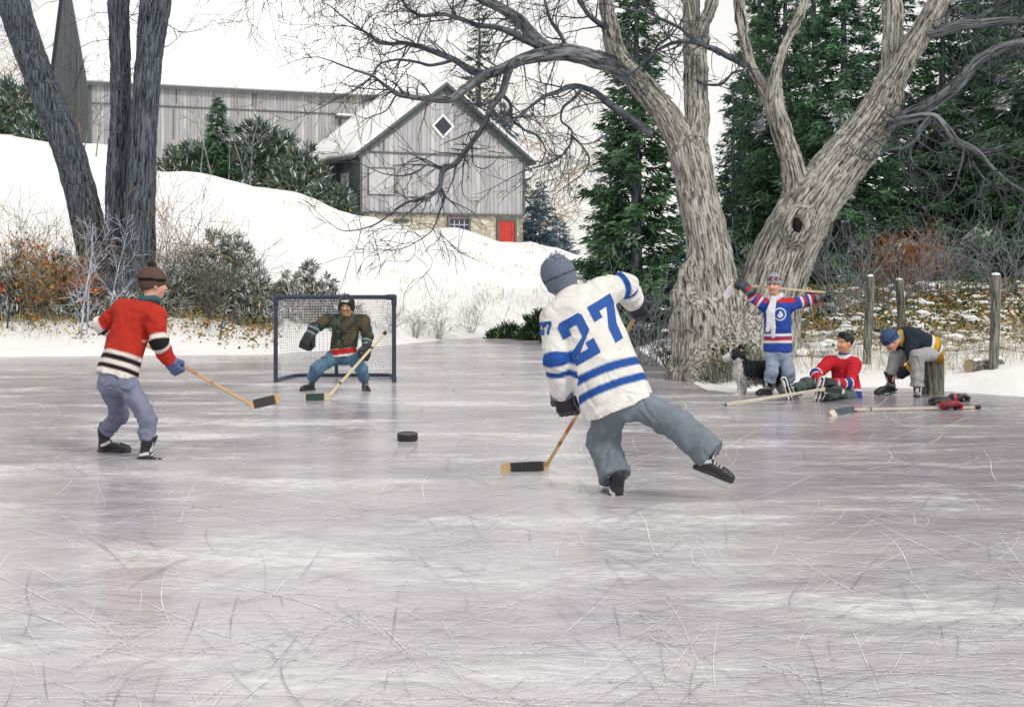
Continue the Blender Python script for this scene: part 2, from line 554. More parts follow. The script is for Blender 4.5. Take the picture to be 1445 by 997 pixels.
b.inputs['Roughness'].default_value = .7; b.inputs['Specular IOR Level'].default_value = .25
ad = N(t, 'ShaderNodeMath', operation='MULTIPLY_ADD'); ad.inputs[1].default_value = .12
t.links.new(n3, ad.inputs[0]); t.links.new(n2, ad.inputs[2])
bump(t, b, ad.outputs[0], .35, .06)
M_SNOW = m
struct(mk('snow_ground', V, F, M_SNOW))
m_snowc = m_plain('snow_cap', (.88, .88, .9), .7, .06, 6, bmp=.4)

# ---- the frozen pond
m, t, b = mat('pond_ice')
co = geo(t)
big = noise(t, co, .32, 5, .6, (.85, 1, 1)); med = noise(t, co, 1.6, 7, .65, (.5, 1.2, 1)); fine = noise(t, co, 14, 8, .7, (.6, 1.3, 1))
wv = noise(t, co, .8, 9, .72, (.5, 1.0, 1))
c = ramp(t, big, [(.30, (.30, .265, .31)), (.5, (.46, .42, .46)), (.68, (.64, .60, .625))])
c = mix(t, .35, c, ramp(t, med, [(.3, (.42, .40, .44)), (.7, (1, 1, 1))]), 'MULTIPLY')
c = mix(t, .30, c, ramp(t, fine, [(.3, (.55, .54, .57)), (.7, (1, 1, 1))]), 'MULTIPLY')
fr = ramp(t, wv, [(.46, (0, 0, 0)), (.56, (.5, .5, .5)), (.68, (1, 1, 1))])
gr = ramp(t, fine, [(.38, (.15, .15, .15)), (.62, (1, 1, 1))])
fm = mix(t, 1, fr, gr, 'MULTIPLY')
c = mix(t, fm, c, (.84, .83, .85))
sp_ = N(t, 'ShaderNodeSeparateXYZ'); t.links.new(co, sp_.inputs[0])
mr = N(t, 'ShaderNodeMapRange'); mr.inputs['From Min'].default_value = 5.; mr.inputs['From Max'].default_value = 13.; mr.inputs['To Min'].default_value = .34; mr.inputs['To Max'].default_value = 0.
t.links.new(sp_.outputs[1], mr.inputs[0])                      # the ice turns whiter towards the camera
c = mix(t, mr.outputs[0], c, (.82, .80, .81))
refl_dx = N(t, 'ShaderNodeMath', operation='SUBTRACT'); t.links.new(sp_.outputs[0], refl_dx.inputs[0]); refl_dx.inputs[1].default_value = 1.2
refl_x = N(t, 'ShaderNodeMapRange'); refl_x.inputs['From Max'].default_value = 4.5; refl_x.inputs['To Max'].default_value = .62; t.links.new(refl_dx.outputs[0], refl_x.inputs[0])
refl_y = N(t, 'ShaderNodeMapRange'); refl_y.inputs['From Min'].default_value = 9.; refl_y.inputs['From Max'].default_value = 13.; t.links.new(sp_.outputs[1], refl_y.inputs[0])
refl_mask = N(t, 'ShaderNodeMath', operation='MULTIPLY'); t.links.new(refl_x.outputs[0], refl_mask.inputs[0]); t.links.new(refl_y.outputs[0], refl_mask.inputs[1])
c = mix(t, refl_mask.outputs[0], c, (.20, .18, .225))                # dark reflection of the bank trees put into the colour, before the resting boys
fm2 = mix(t, 1, ramp(t, wv, [(.53, (0, 0, 0)), (.60, (.42, .42, .42)), (.72, (.75, .75, .75))]), gr, 'MULTIPLY')
c = mix(t, fm2, c, (.86, .85, .87))
t.links.new(c, b.inputs['Base Color'])
rr = ramp(t, fm2, [(0, (.17, .17, .17)), (.6, (.6, .6, .6))])
t.links.new(mix(t, .4, rr, ramp(t, med, [(.3, (.13,) * 3), (.8, (.36,) * 3)])), b.inputs['Roughness'])
b.inputs['IOR'].default_value = 1.31
bump(t, b, fine, .12, .006)
M_ICE = m
xs = np.linspace(-90, 90, 41); ys_ = np.linspace(-55, 75, 41)
XX, YY = np.meshgrid(xs, ys_, indexing='xy')
V = np.stack([XX.ravel(), YY.ravel(), 0 * XX.ravel()], 1)
i = np.arange(40)[:, None] * 41 + np.arange(40)[None, :]
struct(mk('pond_ice', V, np.stack([i, i + 1, i + 42, i + 41], -1).reshape(-1, 4), M_ICE, smooth=False))

# ---- skate marks cut into the ice: thin ribbons of scraped snow and dark cracks
def ribbons(n, w0, w1, seed, z, straight, Lr):
    g = np.random.default_rng(seed)
    VV, FF = [], []; k = 0; seg_n = 14
    Y = 5.2 * (45 / 5.2) ** (g.uniform(0, 1, n) ** 1.15); X = g.uniform(-.37, .37, n) * Y
    for q in range(n):
        L = g.uniform(*Lr) * (.5 + Y[q] / 16); a0 = g.choice([g.normal(0, .5), g.uniform(0, 6.28)], p=[.55, .45])
        kap = g.normal(0, straight) / max(L, 1.3) * .6
        s = np.linspace(0, L, seg_n); th = a0 + kap * s + .04 * np.sin(s * 3 + q)
        x = X[q] + np.cumsum(np.cos(th)) * L / seg_n; y = Y[q] + np.cumsum(np.sin(th)) * L / seg_n
        nx, nyv = -np.sin(th), np.cos(th)
        w = g.uniform(w0, w1) * (.55 + Y[q] / 18) * np.sin(np.linspace(.12, 3.02, seg_n)) ** .5 * (1 + .5 * g.normal(size=seg_n).clip(-1, 1))
        keep = y < shore(x / np.maximum(y, 1)) - .25
        if not keep.all(): continue
        VV.append(np.stack([x - nx * w, y - nyv * w, np.full(seg_n, z)], 1)); VV.append(np.stack([x + nx * w, y + nyv * w, np.full(seg_n, z)], 1))
        i = np.arange(seg_n - 1) + k
        FF.append(np.stack([i, i + 1, i + seg_n + 1, i + seg_n], -1)); k += 2 * seg_n
    return np.vstack(VV), np.vstack(FF)
m_scrape = m_plain('scraped_snow', (.84, .84, .86), .8, .1, 20)
m_crack = m_plain('dark_cut', (.16, .145, .175), .45, .3, 20)
V, F = ribbons(3000, .0007, .0022, 3, .004, .45, (.4, 2.2)); tag(mk('skate_scratches', V, F, m_scrape), 'fine white skate scratches across the pond ice', 'scratches', kind='stuff')
V, F = ribbons(2800, .0006, .0015, 4, .008, .4, (.3, 1.5)); tag(mk('skate_cuts', V, F, m_crack), 'thin dark skate cuts across the pond ice', 'scratches', kind='stuff')

# ================================================================ BARNS
def m_siding(name, base, var, board=.28):
    m, t, b = mat(name)
    uv = attr(t, 'wuv'); sp = N(t, 'ShaderNodeSeparateXYZ'); t.links.new(uv, sp.inputs[0])
    dv = N(t, 'ShaderNodeMath', operation='DIVIDE'); dv.inputs[1].default_value = board; t.links.new(sp.outputs[0], dv.inputs[0])
    fl = N(t, 'ShaderNodeMath', operation='FLOOR'); t.links.new(dv.outputs[0], fl.inputs[0])
    fr = N(t, 'ShaderNodeMath', operation='FRACT'); t.links.new(dv.outputs[0], fr.inputs[0])
    wn = N(t, 'ShaderNodeTexWhiteNoise', noise_dimensions='1D'); t.links.new(fl.outputs[0], wn.inputs['W'])
    grain = noise(t, uv, 1., 6, .65, (9, .6, 1)); grain2 = noise(t, uv, 1., 5, .6, (38, 1.2, 1)); weather = noise(t, uv, .5, 5, .6, (1, .45, 1))
    c = ramp(t, wn.outputs[0], [(0, tuple(x * (1 - var) for x in base)), (.75, base), (1, tuple(min(.8, x * (1 + var)) for x in base))])
    c = mix(t, .6, c, ramp(t, grain, [(.3, (.55, .55, .58)), (.7, (1.15, 1.15, 1.15))]), 'MULTIPLY')
    c = mix(t, .5, c, ramp(t, grain2, [(.3, (.6, .6, .6)), (.7, (1.1, 1.1, 1.1))]), 'MULTIPLY')
    c = mix(t, .45, c, ramp(t, weather, [(.3, (.7, .7, .76)), (.7, (1.15, 1.12, 1.1))]), 'MULTIPLY')
    gap = ramp(t, fr.outputs[0], [(0, (.25,) * 3), (.05, (.25,) * 3), (.09, (1, 1, 1))])
    c = mix(t, 1, c, gap, 'MULTIPLY')
    t.links.new(c, b.inputs['Base Color']); b.inputs['Roughness'].default_value = .85; b.inputs['Specular IOR Level'].default_value = .2
    bump(t, b, gap, .6, .02)
    return m
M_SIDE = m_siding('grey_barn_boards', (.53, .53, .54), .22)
M_SIDE_SHADE = m_siding('shaded_barn_boards', (.15, .17, .18), .3)  # the same grey boards with the wall's shade put into the colour
m_trim = m_plain('dark_trim', (.10, .115, .115), .8, .3, 5)
m_white = m_plain('white_paint', (.72, .72, .73), .6, .1, 8)
m_glass = m_plain('dark_glass', (.02, .025, .04), .12, .3, 3, bmp=0, spec=.6)
m_red = m_plain('red_paint', (.48, .035, .025), .6, .2, 6)
m, t, b = mat('field_stone')
uv = attr(t, 'wuv'); vo = N(t, 'ShaderNodeTexVoronoi', feature='DISTANCE_TO_EDGE'); vc = N(t, 'ShaderNodeTexVoronoi')
for v_ in (vo, vc):
    v_.inputs['Scale'].default_value = 2.1; mp = N(t, 'ShaderNodeMapping'); mp.inputs['Scale'].default_value = (1, 1.6, 1); t.links.new(uv, mp.inputs[0]); t.links.new(mp.outputs[0], v_.inputs['Vector'])
sv = N(t, 'ShaderNodeSeparateColor'); t.links.new(vc.outputs['Color'], sv.inputs[0])
c = ramp(t, sv.outputs[0], [(0, (.36, .32, .24)), (.5, (.52, .47, .36)), (1, (.62, .58, .48))])
c = mix(t, ramp(t, vo.outputs[0], [(.02, (1, 1, 1)), (.07, (0, 0, 0))]), c, (.27, .25, .21))
t.links.new(c, b.inputs['Base Color']); b.inputs['Roughness'].default_value = .9
bump(t, b, vo.outputs[0], .6, .08)
M_STONE = m

def panel(P00, P10, P11, P01, thick, m, name, parent, ov=0.0):
    """a wall slab from four corners (outer face), uv in metres"""
    P = np.array([P00, P10, P11, P01], float); n = unit(np.cross(P[1] - P[0], P[3] - P[0])); e = unit(P[1] - P[0]); up = np.cross(n, e)
    mb = MB()
    nx = max(1, int(np.linalg.norm(P[1] - P[0]) / 1.0))
    V = np.vstack([P, P - n * thick])
    uv = np.stack([(V - P[0]) @ e, (V - P[0]) @ up, 0 * V[:, 0]], 1)
    mb.add(V, [[0, 1, 2, 3], [7, 6, 5, 4], [0, 4, 5, 1], [1, 5, 6, 2], [2, 6, 7, 3], [3, 7, 4, 0]], uv)
    return mb.build(name, m, parent, uv=True)

class Barn:
    def __init__(s, corner, theta, w, L):
        s.o = np.asarray(corner, float)
        s.e = A(math.cos(theta), math.sin(theta), 0); s.d = A(-math.sin(theta), math.cos(theta), 0)   # along the front, into depth
        s.n = -s.d; s.w, s.L = w, L; s.Z = A(0, 0, 1)
        s.Rf = np.stack([s.e, s.d, s.Z])            # local axes
    def p(s, u, v, z): return A(*(s.o[:2] + u * s.e[:2] + v * s.d[:2]), z)

# ---- front barn: gable towards us, stone cellar wall with red door
c0 = at(508, 300, 89.0)
B = Barn((c0[0], c0[1]), R(26), 10.06, 9.6)
zs, ze, zp = 5.48, 8.80, 12.66
barn = thing('gabled_barn', 'smaller grey barn with gable front, diamond window and stone cellar wall', 'barn', B.p(5, 4.5, 2.0))
def gable(Bn, v, z0, z1, zpk, m, name, parent, thick, facing):
    Pq = [Bn.p(0, v, z0), Bn.p(Bn.w, v, z0), Bn.p(Bn.w, v, z1), Bn.p(Bn.w / 2, v, zpk), Bn.p(0, v, z1)]
    P = np.array(Pq); n = Bn.n * facing; V = np.vstack([P, P - n * thick])
    uv = np.stack([(V - P[0]) @ Bn.e, V[:, 2] - z0, 0 * V[:, 0]], 1)
    mb = MB(); mb.V = [V]; mb.uv = [uv]; mb.n = 10
    mb.F3 = [np.array([[2, 3, 4], [7, 9, 8]]) if facing > 0 else np.array([[4, 3, 2], [8, 9, 7]])]
    q = [[0, 1, 2, 4], [5, 9, 7, 6]] + [[i, 5 + i, 5 + (i + 1) % 5, (i + 1) % 5] for i in range(5)]
    mb.F4 = [np.array(q)]
    return mb.build(name, m, parent, uv=True)
gable(B, 0, zs, ze, zp, M_SIDE, 'front_wall', barn, .2, 1)
gable(B, B.L, zs, ze, zp, M_SIDE_SHADE, 'rear_wall', barn, .2, -1)
panel(B.p(0, B.L - .2, zs), B.p(0, .2, zs), B.p(0, .2, ze), B.p(0, B.L - .2, ze), .2, M_SIDE_SHADE, 'side_wall', barn)
panel(B.p(B.w, .2, zs), B.p(B.w, B.L - .2, zs), B.p(B.w, B.L - .2, ze), B.p(B.w, .2, ze), .2, M_SIDE, 'side_wall', barn)
# cellar, set back a hand
mb = MB()
for P4 in ((B.p(.06, .08, 0), B.p(B.w - .06, .08, 0)), (B.p(B.w - .06, .08, 0), B.p(B.w - .06, B.L - .1, 0)), (B.p(.06, B.L - .1, 0), B.p(.06, .08, 0))):
    a_, b_ = P4; n_ = unit(np.cross(b_ - a_, A(0, 0, 1))); L_ = np.linalg.norm(b_ - a_)
    V = np.array([a_ + A(0, 0, 1.6), b_ + A(0, 0, 1.6), b_ + A(0, 0, zs - .003), a_ + A(0, 0, zs - .003)])
    V = np.vstack([V, V - n_ * .3])
    uv = np.array([[0, 0, 0], [L_, 0, 0], [L_, 4, 0], [0, 4, 0]] * 2)
    mb.add(V, [[0, 1, 2, 3], [7, 6, 5, 4], [0, 4, 5, 1], [1, 5, 6, 2], [2, 6, 7, 3], [3, 7, 4, 0]], uv)
mb.build('stone_cellar_wall', M_STONE, barn, uv=True)
# roof: two slabs of dark boards under a thick quilt of snow
def roof(Bn, z1, zpk, ov, ovend, th, snow, parent, edge=0.0):
    hw = Bn.w / 2; sl = (zpk - z1) / hw
    for sgn, nm in ((-1, 'L'), (1, 'R')):
        mb = MB(); ms = MB()
        u0 = hw; u1 = hw + sgn * (hw + ov)
        zr = zpk + .04; zl = zpk + .04 - sl * (hw + ov)
        def slab(mbx, za, zb_, off0, off1, tt, inset, seg_=1):
            nv, nuu = (24, 10) if seg_ > 1 else (1, 1)
            vs = np.linspace(-ovend + inset, Bn.L + ovend - inset, nv + 1); us = np.linspace(0, 1, nuu + 1)
            top = np.array([[Bn.p(u0 + (u1 - sgn * inset - u0) * q, v, za + (zb_ - za) * q * (1 - inset / (hw + ov)) + off1) for v in vs] for q in us])
            bot = np.array([[Bn.p(u0 + (u1 - sgn * inset - u0) * q, v, za + (zb_ - za) * q * (1 - inset / (hw + ov)) + off0) for v in vs] for q in us])
            if seg_ > 1:
                f = top.reshape(-1, 3); f[:, 2] += .05 * wob(f, .8, 3) + .03 * wob(f, 2.2, 5)
                top = f.reshape(top.shape)
                top[-1, :, 2] -= tt * .35; top[:, 0, 2] -= tt * .25
            V = np.vstack([top.reshape(-1, 3), bot.reshape(-1, 3)]); a = (nuu + 1) * (nv + 1); Q = []
            for q in range(nuu):
                for r_ in range(nv):
                    i = q * (nv + 1) + r_
                    f1 = [i, i + 1, i + nv + 2, i + nv + 1]; f2 = [a + x for x in f1[::-1]]
                    Q += [f1[::sgn * -1], f2[::sgn * -1]]
            for r_ in range(nv):
                i = r_; Q.append([i, a + i, a + i + 1, i + 1]); i = nuu * (nv + 1) + r_; Q.append([i + 1, a + i + 1, a + i, i])
            for q in range(nuu):
                i = q * (nv + 1); Q.append([i, i + nv + 1, a + i + nv + 1, a + i]); i += nv; Q.append([i + nv + 1, i, a + i, a + i + nv + 1])
            mbx.add(V, Q)
        slab(mb, zr, zl, 0, th, th, 0)
        slab(ms, zr, zl, th + .003, th + snow, snow, edge, 2)
        rp = mb.build('roof', m_trim, parent)
        ms.build('snow_cover', m_snowc, rp, smooth=True)
roof(B, ze, zp, .55, .45, .16, .30, barn, .06)
# rake boards and trim
mb = MB()
for sgn in (0, 1):
    a_ = B.p(B.w * sgn + (.1 if sgn else -.1) * 1, -.05, ze - .02 - .07); b_ = B.p(B.w / 2, -.05, zp - .03)
    dl = unit(b_ - a_); nn = np.cross(dl, B.n); c_ = (a_ + b_) / 2 - A(0, 0, .16)
    mb.box(c_, (np.linalg.norm(b_ - a_) / 2, .045, .15), np.stack([dl, B.d, unit(np.cross(dl, B.d))]))
mb.build('rake_board', m_trim, barn)
MB().box(B.p(B.w / 2, -.035, ze + .02), (B.w / 2 - .02, .03, .05), B.Rf).build('belt_trim', m_trim, barn)
MB().box(B.p(B.w / 2, -.05, zs + .02), (B.w / 2 + .02, .05, .06), B.Rf).build('sill_board', m_trim, barn)
for u in (.05, B.w - .05): MB().box(B.p(u, -.03, (zs + ze) / 2 + .0), (.07, .028, (ze - zs) / 2 - .09), B.Rf).build('corner_board', m_trim, barn)
# diamond window
Cd = B.p(4.92, 0, 10.42); s2 = math.sqrt(.5)
Rd = np.stack([(B.e + B.Z) * s2, B.d, (B.Z - B.e) * s2])
dw = MB().box(Cd - B.d * .03, (.38, .05, .38), Rd).build('window', m_glass, barn)
mb = MB()
for k in (-1, 1):
    mb.box(Cd - B.d * .05 + Rd[0] * k * .44, (.06, .07, .50), Rd); mb.box(Cd - B.d * .05 + Rd[2] * k * .44, (.378, .068, .06), Rd)
mb.build('frame', m_white, dw)
# board shutter outlined in dark battens on the front, and a light one on the side wall
Cs = B.p(1.25, -.02, 7.22)
sh = MB().box(Cs, (.74, .018, .70), B.Rf).build('shutter', m_plain('pale_boards', (.5, .49, .51), .8, .15, 5), barn)
mb = MB()
for k in (-1, 1):
    mb.box(Cs - B.d * .02 + B.e * k * .77, (.028, .03, .76), B.Rf); mb.box(Cs - B.d * .02 + B.Z * k * .73, (.74, .028, .03), B.Rf)
mb.build('frame', m_trim, sh)
Rs = np.stack([B.d, B.e, B.Z])
Cw = B.p(-.03, 2.2, 7.25)
sw = MB().box(Cw, (.75, .03, .55), Rs).build('window', m_plain('pale_shutter', (.55, .55, .58), .7, .1, 4), barn)
mb = MB()
for k in (-1, 1):
    mb.box(Cw - B.e * .02 + B.d * k * .80, (.07, .05, .66), Rs); mb.box(Cw - B.e * .02 + B.Z * k * .62, (.728, .048, .07), Rs)
mb.build('frame', m_trim, sw)
for v_ in (3.5, 5.6):
    MB().box(B.p(-.03, v_, 7.0), (.06, .03, 1.3), Rs).build('batten', m_trim, barn)
for u_, z_, hh in ((1.40, 9.35, .42), (1.08, 9.3, .22)):
    MB().box(B.p(u_, -.02, z_), (.03, .02, hh), B.Rf).build('batten', m_trim, barn)
# cellar window, slot and door
def barn_u(px):
    """u along the front for a photo column"""
    k = (px - 722.5) / FPX
    return (k * B.o[1] - B.o[0]) / (B.e[0] - k * B.e[1])
u0, u1 = barn_u(634), barn_u(662)
Yw = B.o[1] + B.e[1] * u0
zt, zb = HC - (309 - YH) / FPX * Yw, HC - (332 - YH) / FPX * Yw
Cw = B.p((u0 + u1) / 2, .06, (zt + zb) / 2); hw_, hh_ = (u1 - u0) / 2, (zt - zb) / 2
cw = MB().box(Cw, (hw_, .05, hh_), B.Rf).build('window', m_glass, barn)
mb = MB(); nmull = 4
for k in range(1, nmull): mb.box(Cw - B.d * .06 + B.e * (2 * k / nmull - 1) * hw_, (.022, .02, hh_ - .06), B.Rf)
for k in (-.33, .33): mb.box(Cw - B.d * .058 + B.Z * k * hh_, (hw_ - .06, .016, .022), B.Rf)
mb.build('glazing_bars', m_plain('blue_white_paint', (.5, .53, .62), .6, .1, 5), cw)
mb = MB()
for k in (-1, 1): mb.box(Cw - B.d * .045 + B.e * k * (hw_ + .03), (.07, .07, hh_ + .12), B.Rf)
mb.box(Cw - B.d * .042 + B.Z * (hh_ + .06), (hw_ - .045, .066, .06), B.Rf); mb.box(Cw - B.d * .042 - B.Z * (hh_ + .06), (hw_ - .045, .066, .06), B.Rf)
mb.build('frame', m_plain('weathered_frame', (.16, .14, .15), .8, .3, 6), cw)
u0, u1 = barn_u(703), barn_u(727); Yw = B.o[1] + B.e[1] * u0
zt, zb = HC - (311 - YH) / FPX * Yw, HC - (346 - YH) / FPX * Yw
Cw = B.p((u0 + u1) / 2, .06, (zt + zb) / 2); hw_, hh_ = (u1 - u0) / 2 - .04, (zt - zb) / 2
dr = MB()
for k in range(5): dr.box(Cw + B.e * ((k + .5) / 2.5 - 1) * hw_, (hw_ / 5 - .008, .05, hh_), B.Rf)
dr = dr.build('door', m_red, barn)
mb = MB()
for k in (-1, 1): mb.box(Cw - B.d * .02 + B.e * k * (hw_ + .07), (.07, .08, hh_ + .1), B.Rf)
mb.box(Cw - B.d * .02 + B.Z * (hh_ + .03), (hw_ - .005, .078, .06), B.Rf)
mb.build('frame', m_trim, dr)
MB().tube([Cw + B.e * hw_ * .75 - B.d * .05, Cw + B.e * hw_ * .75 - B.d * .12], .04, 8).build('handle', m_trim, dr)
u0, u1 = barn_u(556), barn_u(577)
MB().box(B.p((u0 + u1) / 2, .06, 5.08), ((u1 - u0) / 2, .05, .10), B.Rf).build('vent_slot', m_trim, barn)

# ---- big barn behind
c1 = at(125, 205, 120.0)
B2 = Barn((c1[0], c1[1]), R(24), 27.2, 20.0)
ez, bz, rise = 16.75, 9.0, 10.4
big = thing('long_barn', 'long grey barn with huge snow covered roof on the hill', 'barn', B2.p(13, 5, 11))
panel(B2.p(0, 0, bz), B2.p(B2.w, 0, bz), B2.p(B2.w, 0, ez), B2.p(0, 0, ez), .25, M_SIDE, 'front_wall', big)
for u_, fl in ((0, 0), (B2.w, 1)):
    P = np.array([B2.p(u_, .25, bz), B2.p(u_, B2.L, bz), B2.p(u_, B2.L, ez), B2.p(u_, B2.L / 2, ez + rise), B2.p(u_, .25, ez)])
    n = B2.e * (1 if fl else -1); V = np.vstack([P, P - n * .25]); uv = np.stack([(V - P[0]) @ B2.d, V[:, 2] - bz, 0 * V[:, 0]], 1)
    mb = MB(); mb.V = [V]; mb.uv = [uv]; mb.n = 10
    mb.F3 = [np.array([[2, 3, 4], [7, 9, 8]])]; mb.F4 = [np.array([[0, 1, 2, 4], [5, 9, 7, 6]] + [[i, 5 + i, 5 + (i + 1) % 5, (i + 1) % 5] for i in range(5)])]
    mb.build('end_wall', M_SIDE_SHADE, big, uv=True)
class Turn:                                    # the same roof builder with the ridge along the front
    w, L = B2.L, B2.w
    @staticmethod
    def p(u, v, z): return B2.p(v, u, z)
roof(Turn, ez, ez + rise, .5, .25, .2, .35, big, .05)
MB().box(B2.p(B2.w / 2, -.05, ez - 1.75), (B2.w / 2 - .1, .04, .05), B2.Rf).build('belt_trim', m_trim, big)
MB().box(B2.p(B2.w / 2, -.12, ez - .14), (B2.w / 2, .10, .14), B2.Rf).build('fascia', m_trim, big)
mb = MB()
for u_ in (.1,): mb.box(B2.p(u_, -.03, ez - 3), (.12, .028, 3), B2.Rf)
mb.build('corner_board', m_trim, big)
for u_, z0_, z1_ in ((6.5, .3, 1.5), (6.3, 1.9, 4.2), (12.4, .3, 1.4), (12.65, .3, 1.4), (9.2, 2.0, 3.2)):
    MB().box(B2.p(u_, -.03, ez - (z0_ + z1_) / 2), (.035, .028, (z1_ - z0_) / 2), B2.Rf).build('batten', m_trim, big)
cp = MB().box(B2.p(21.6, -.35, ez - 2.0), (2.6, .34, .09), B2.Rf).build('door_canopy', m_trim, big)
MB().box(B2.p(21.6, -.35, ez - 1.83), (2.55, .33, .08), B2.Rf).build('snow_cover', m_snowc, cp)
dd = MB().box(B2.p(21.2, -.04, ez - 4.0), (1.7, .035, 1.85), B2.Rf).build('sliding_door', M_SIDE, big, uv=True)
for u_ in (-1.75, 1.75): MB().box(B2.p(21.2 + u_, -.05, ez - 4.0), (.05, .045, 1.85), B2.Rf).build('stile', m_trim, dd)
MB().box(B2.p(23.3, -.03, ez - 2.9), (.2, .02, .75), B2.Rf).build('gap', m_trim, big)
MB().box(B2.p(-.03, 5.5, ez + 1.2), (.12, .02, 1.4), np.stack([B2.d, B2.e, B2.Z])).build('vent_slot', m_trim, big)
# ================================================================ TREES AND PLANTS
M_BARK_W = m_bark('willow_bark', (.012, .011, .010), (.62, .595, .54), 30, 2.4, 1.0, .04)
M_BARK_M = m_bark('bough_bark', (.018, .02, .022), (.30, .32, .345), 32, 2.6, 1.0, .03)
M_BARK_B = m_bark('blue_grey_bark', (.007, .008, .011), (.155, .175, .21), 24, 2.2, 1.0, .04)
M_BARK_D = m_bark('dark_limb_bark', (.025, .03, .035), (.15, .17, .195), 20, 3, .6, .015)
M_TWIG_D = m_attr('twigs', .85, .3, 12, 0)
M_LEAF = m_attr('needles', .75, .35, 2.2, 0, spec=.15)

def jit(c, n, g, v=.25):
    c = np.asarray(c, float)
    k = 1 + v * g.normal(size=(n, 1)).clip(-1.8, 1.8)
    return np.clip(c[None] * k, 0.003, .95)

# ---- conifers ------------------------------------------------------------
def conifer_mesh(H, Rm, seed, nb=90, dens=26, dark=(.012, .035, .022), light=(.055, .115, .03), snow=.03, low=.06, size=.30):
    g = np.random.default_rng(seed); VV, FF, CC = [], [], []; n0 = 0
    tw_a, tw_b, tw_r = [], [], []
    for q in range(nb):
        f = (q + g.uniform(0, 1)) / nb
        z = H * (low + (1 - low) * f ** 1.15 * .985)
        Lb = Rm * (1 - (z / H)) ** .78 * g.uniform(.62, 1.12) + .06 * Rm
        az = q * 2.399 + g.normal(0, .35); droop = g.uniform(-.05, .45) * (1 - f * .7)
        dirh = A(math.cos(az), math.sin(az), 0)
        s = np.linspace(0.08, 1, 7); P = A(0, 0, z) + np.outer(s * Lb, dirh); P[:, 2] += -droop * Lb * s ** 1.3 + .18 * Lb * s ** 3
        tw_a += list(P[:-1]); tw_b += list(P[1:]); tw_r += list(.028 * (1 - s[:-1]) * (Lb / 1.5) + .004)
        m = max(6, int(2.7 * dens * (.35 + Lb / Rm)))
        ss = g.uniform(.12, 1.0, m) ** .75
        base = A(0, 0, z) + np.outer(ss * Lb, dirh); base[:, 2] += -droop * Lb * ss ** 1.3 + .18 * Lb * ss ** 3
        side = A(-dirh[1], dirh[0], 0); sg = g.choice([-1, 1], m) * g.uniform(.2, 1, m)
        dv = np.outer(g.uniform(.2, .9, m), dirh) + np.outer(sg, side) + np.outer(g.normal(-.28, .22, m), A(0, 0, 1))
        base += g.normal(0, .03 + .05 * Lb / 2, (m, 3))
        ln = size * .72 * g.uniform(.55, 1.5, m) * (.45 + .55 * Lb / Rm); wd = ln * g.uniform(.14, .27, m)
        V, F = blades(base, dv, ln, wd, g, .35)
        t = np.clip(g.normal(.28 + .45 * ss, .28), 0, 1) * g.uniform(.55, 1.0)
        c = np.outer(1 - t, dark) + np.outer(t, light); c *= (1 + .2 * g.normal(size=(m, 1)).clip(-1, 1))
        sn = (wob(base + seed, 1.5, seed) > 1.15 - 3.2 * snow) & (g.uniform(size=m) < .6) & (ss > .35); c[sn] = (.78, .80, .83)
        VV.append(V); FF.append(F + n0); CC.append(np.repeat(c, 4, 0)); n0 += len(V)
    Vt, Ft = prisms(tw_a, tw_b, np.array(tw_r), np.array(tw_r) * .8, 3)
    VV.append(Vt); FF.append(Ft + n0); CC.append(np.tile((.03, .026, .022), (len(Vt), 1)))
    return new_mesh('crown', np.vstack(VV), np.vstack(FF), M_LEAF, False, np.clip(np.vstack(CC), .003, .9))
def trunk_mesh(H, r, seed=0):
    z = np.linspace(0, H * .97, 10); P = np.stack([.02 * H * wob(np.stack([z, z, z], 1), .3, seed) * z / H * .3, 0 * z, z], 1)
    V, F, bk = tube(P, r * (1 - z / H) ** .8 + .006, 8)
    return new_mesh('trunk', V, F, M_BARK_D, bk=bk)
PROTO = {}
def conifer(px, Y, H, Rm, label, kind, rot=0., group='evergreens along the far bank', zoff=-.1):
    """each tree takes one of a few crown shapes, scaled and turned"""
    b = gp(px, Y); b[2] += zoff
    if kind not in PROTO:
        spec = CON[kind]
        PROTO[kind] = (conifer_mesh(seed=len(PROTO) + 21, **spec), trunk_mesh(spec['H'], spec['H'] * .018, len(PROTO)), spec)
    cm, tm, sp = PROTO[kind]
    t_ = thing('evergreen_tree', label, 'evergreen', b, group)
    t_.rotation_euler = (0, 0, rot); t_.scale = (Rm / sp['Rm'], Rm / sp['Rm'], H / sp['H'])
    link('trunk', tm, t_); link('crown', cm, t_)
    return t_
CON = {
    'column': dict(H=9., Rm=1.25, nb=190, dens=46, low=.02, size=.34, dark=(.018, .05, .042), light=(.14, .27, .12), snow=.07),
    'broad': dict(H=10., Rm=2.0, nb=190, dens=60, low=.0, size=.38, dark=(.018, .05, .045), light=(.14, .27, .13), snow=.10),
    'ragged': dict(H=10., Rm=1.9, nb=120, dens=40, low=.02, size=.40, dark=(.02, .052, .048), light=(.12, .23, .13), snow=.11),
    'grey': dict(H=6., Rm=1.0, nb=110, dens=26, low=.03, size=.28, dark=(.03, .065, .055), light=(.12, .19, .16), snow=.05),
    'young': dict(H=4., Rm=.95, nb=80, dens=22, low=.02, size=.5, dark=(.02, .07, .04), light=(.09, .19, .09), snow=.03),
    'tall': dict(H=16., Rm=1.7, nb=120, dens=18, low=.05, size=.62, dark=(.02, .055, .05), light=(.06, .12, .09), snow=.06),
    'blue': dict(H=4., Rm=1.3, nb=70, dens=18, low=.0, size=.5, dark=(.04, .08, .11), light=(.13, .2, .25), snow=.10),
}
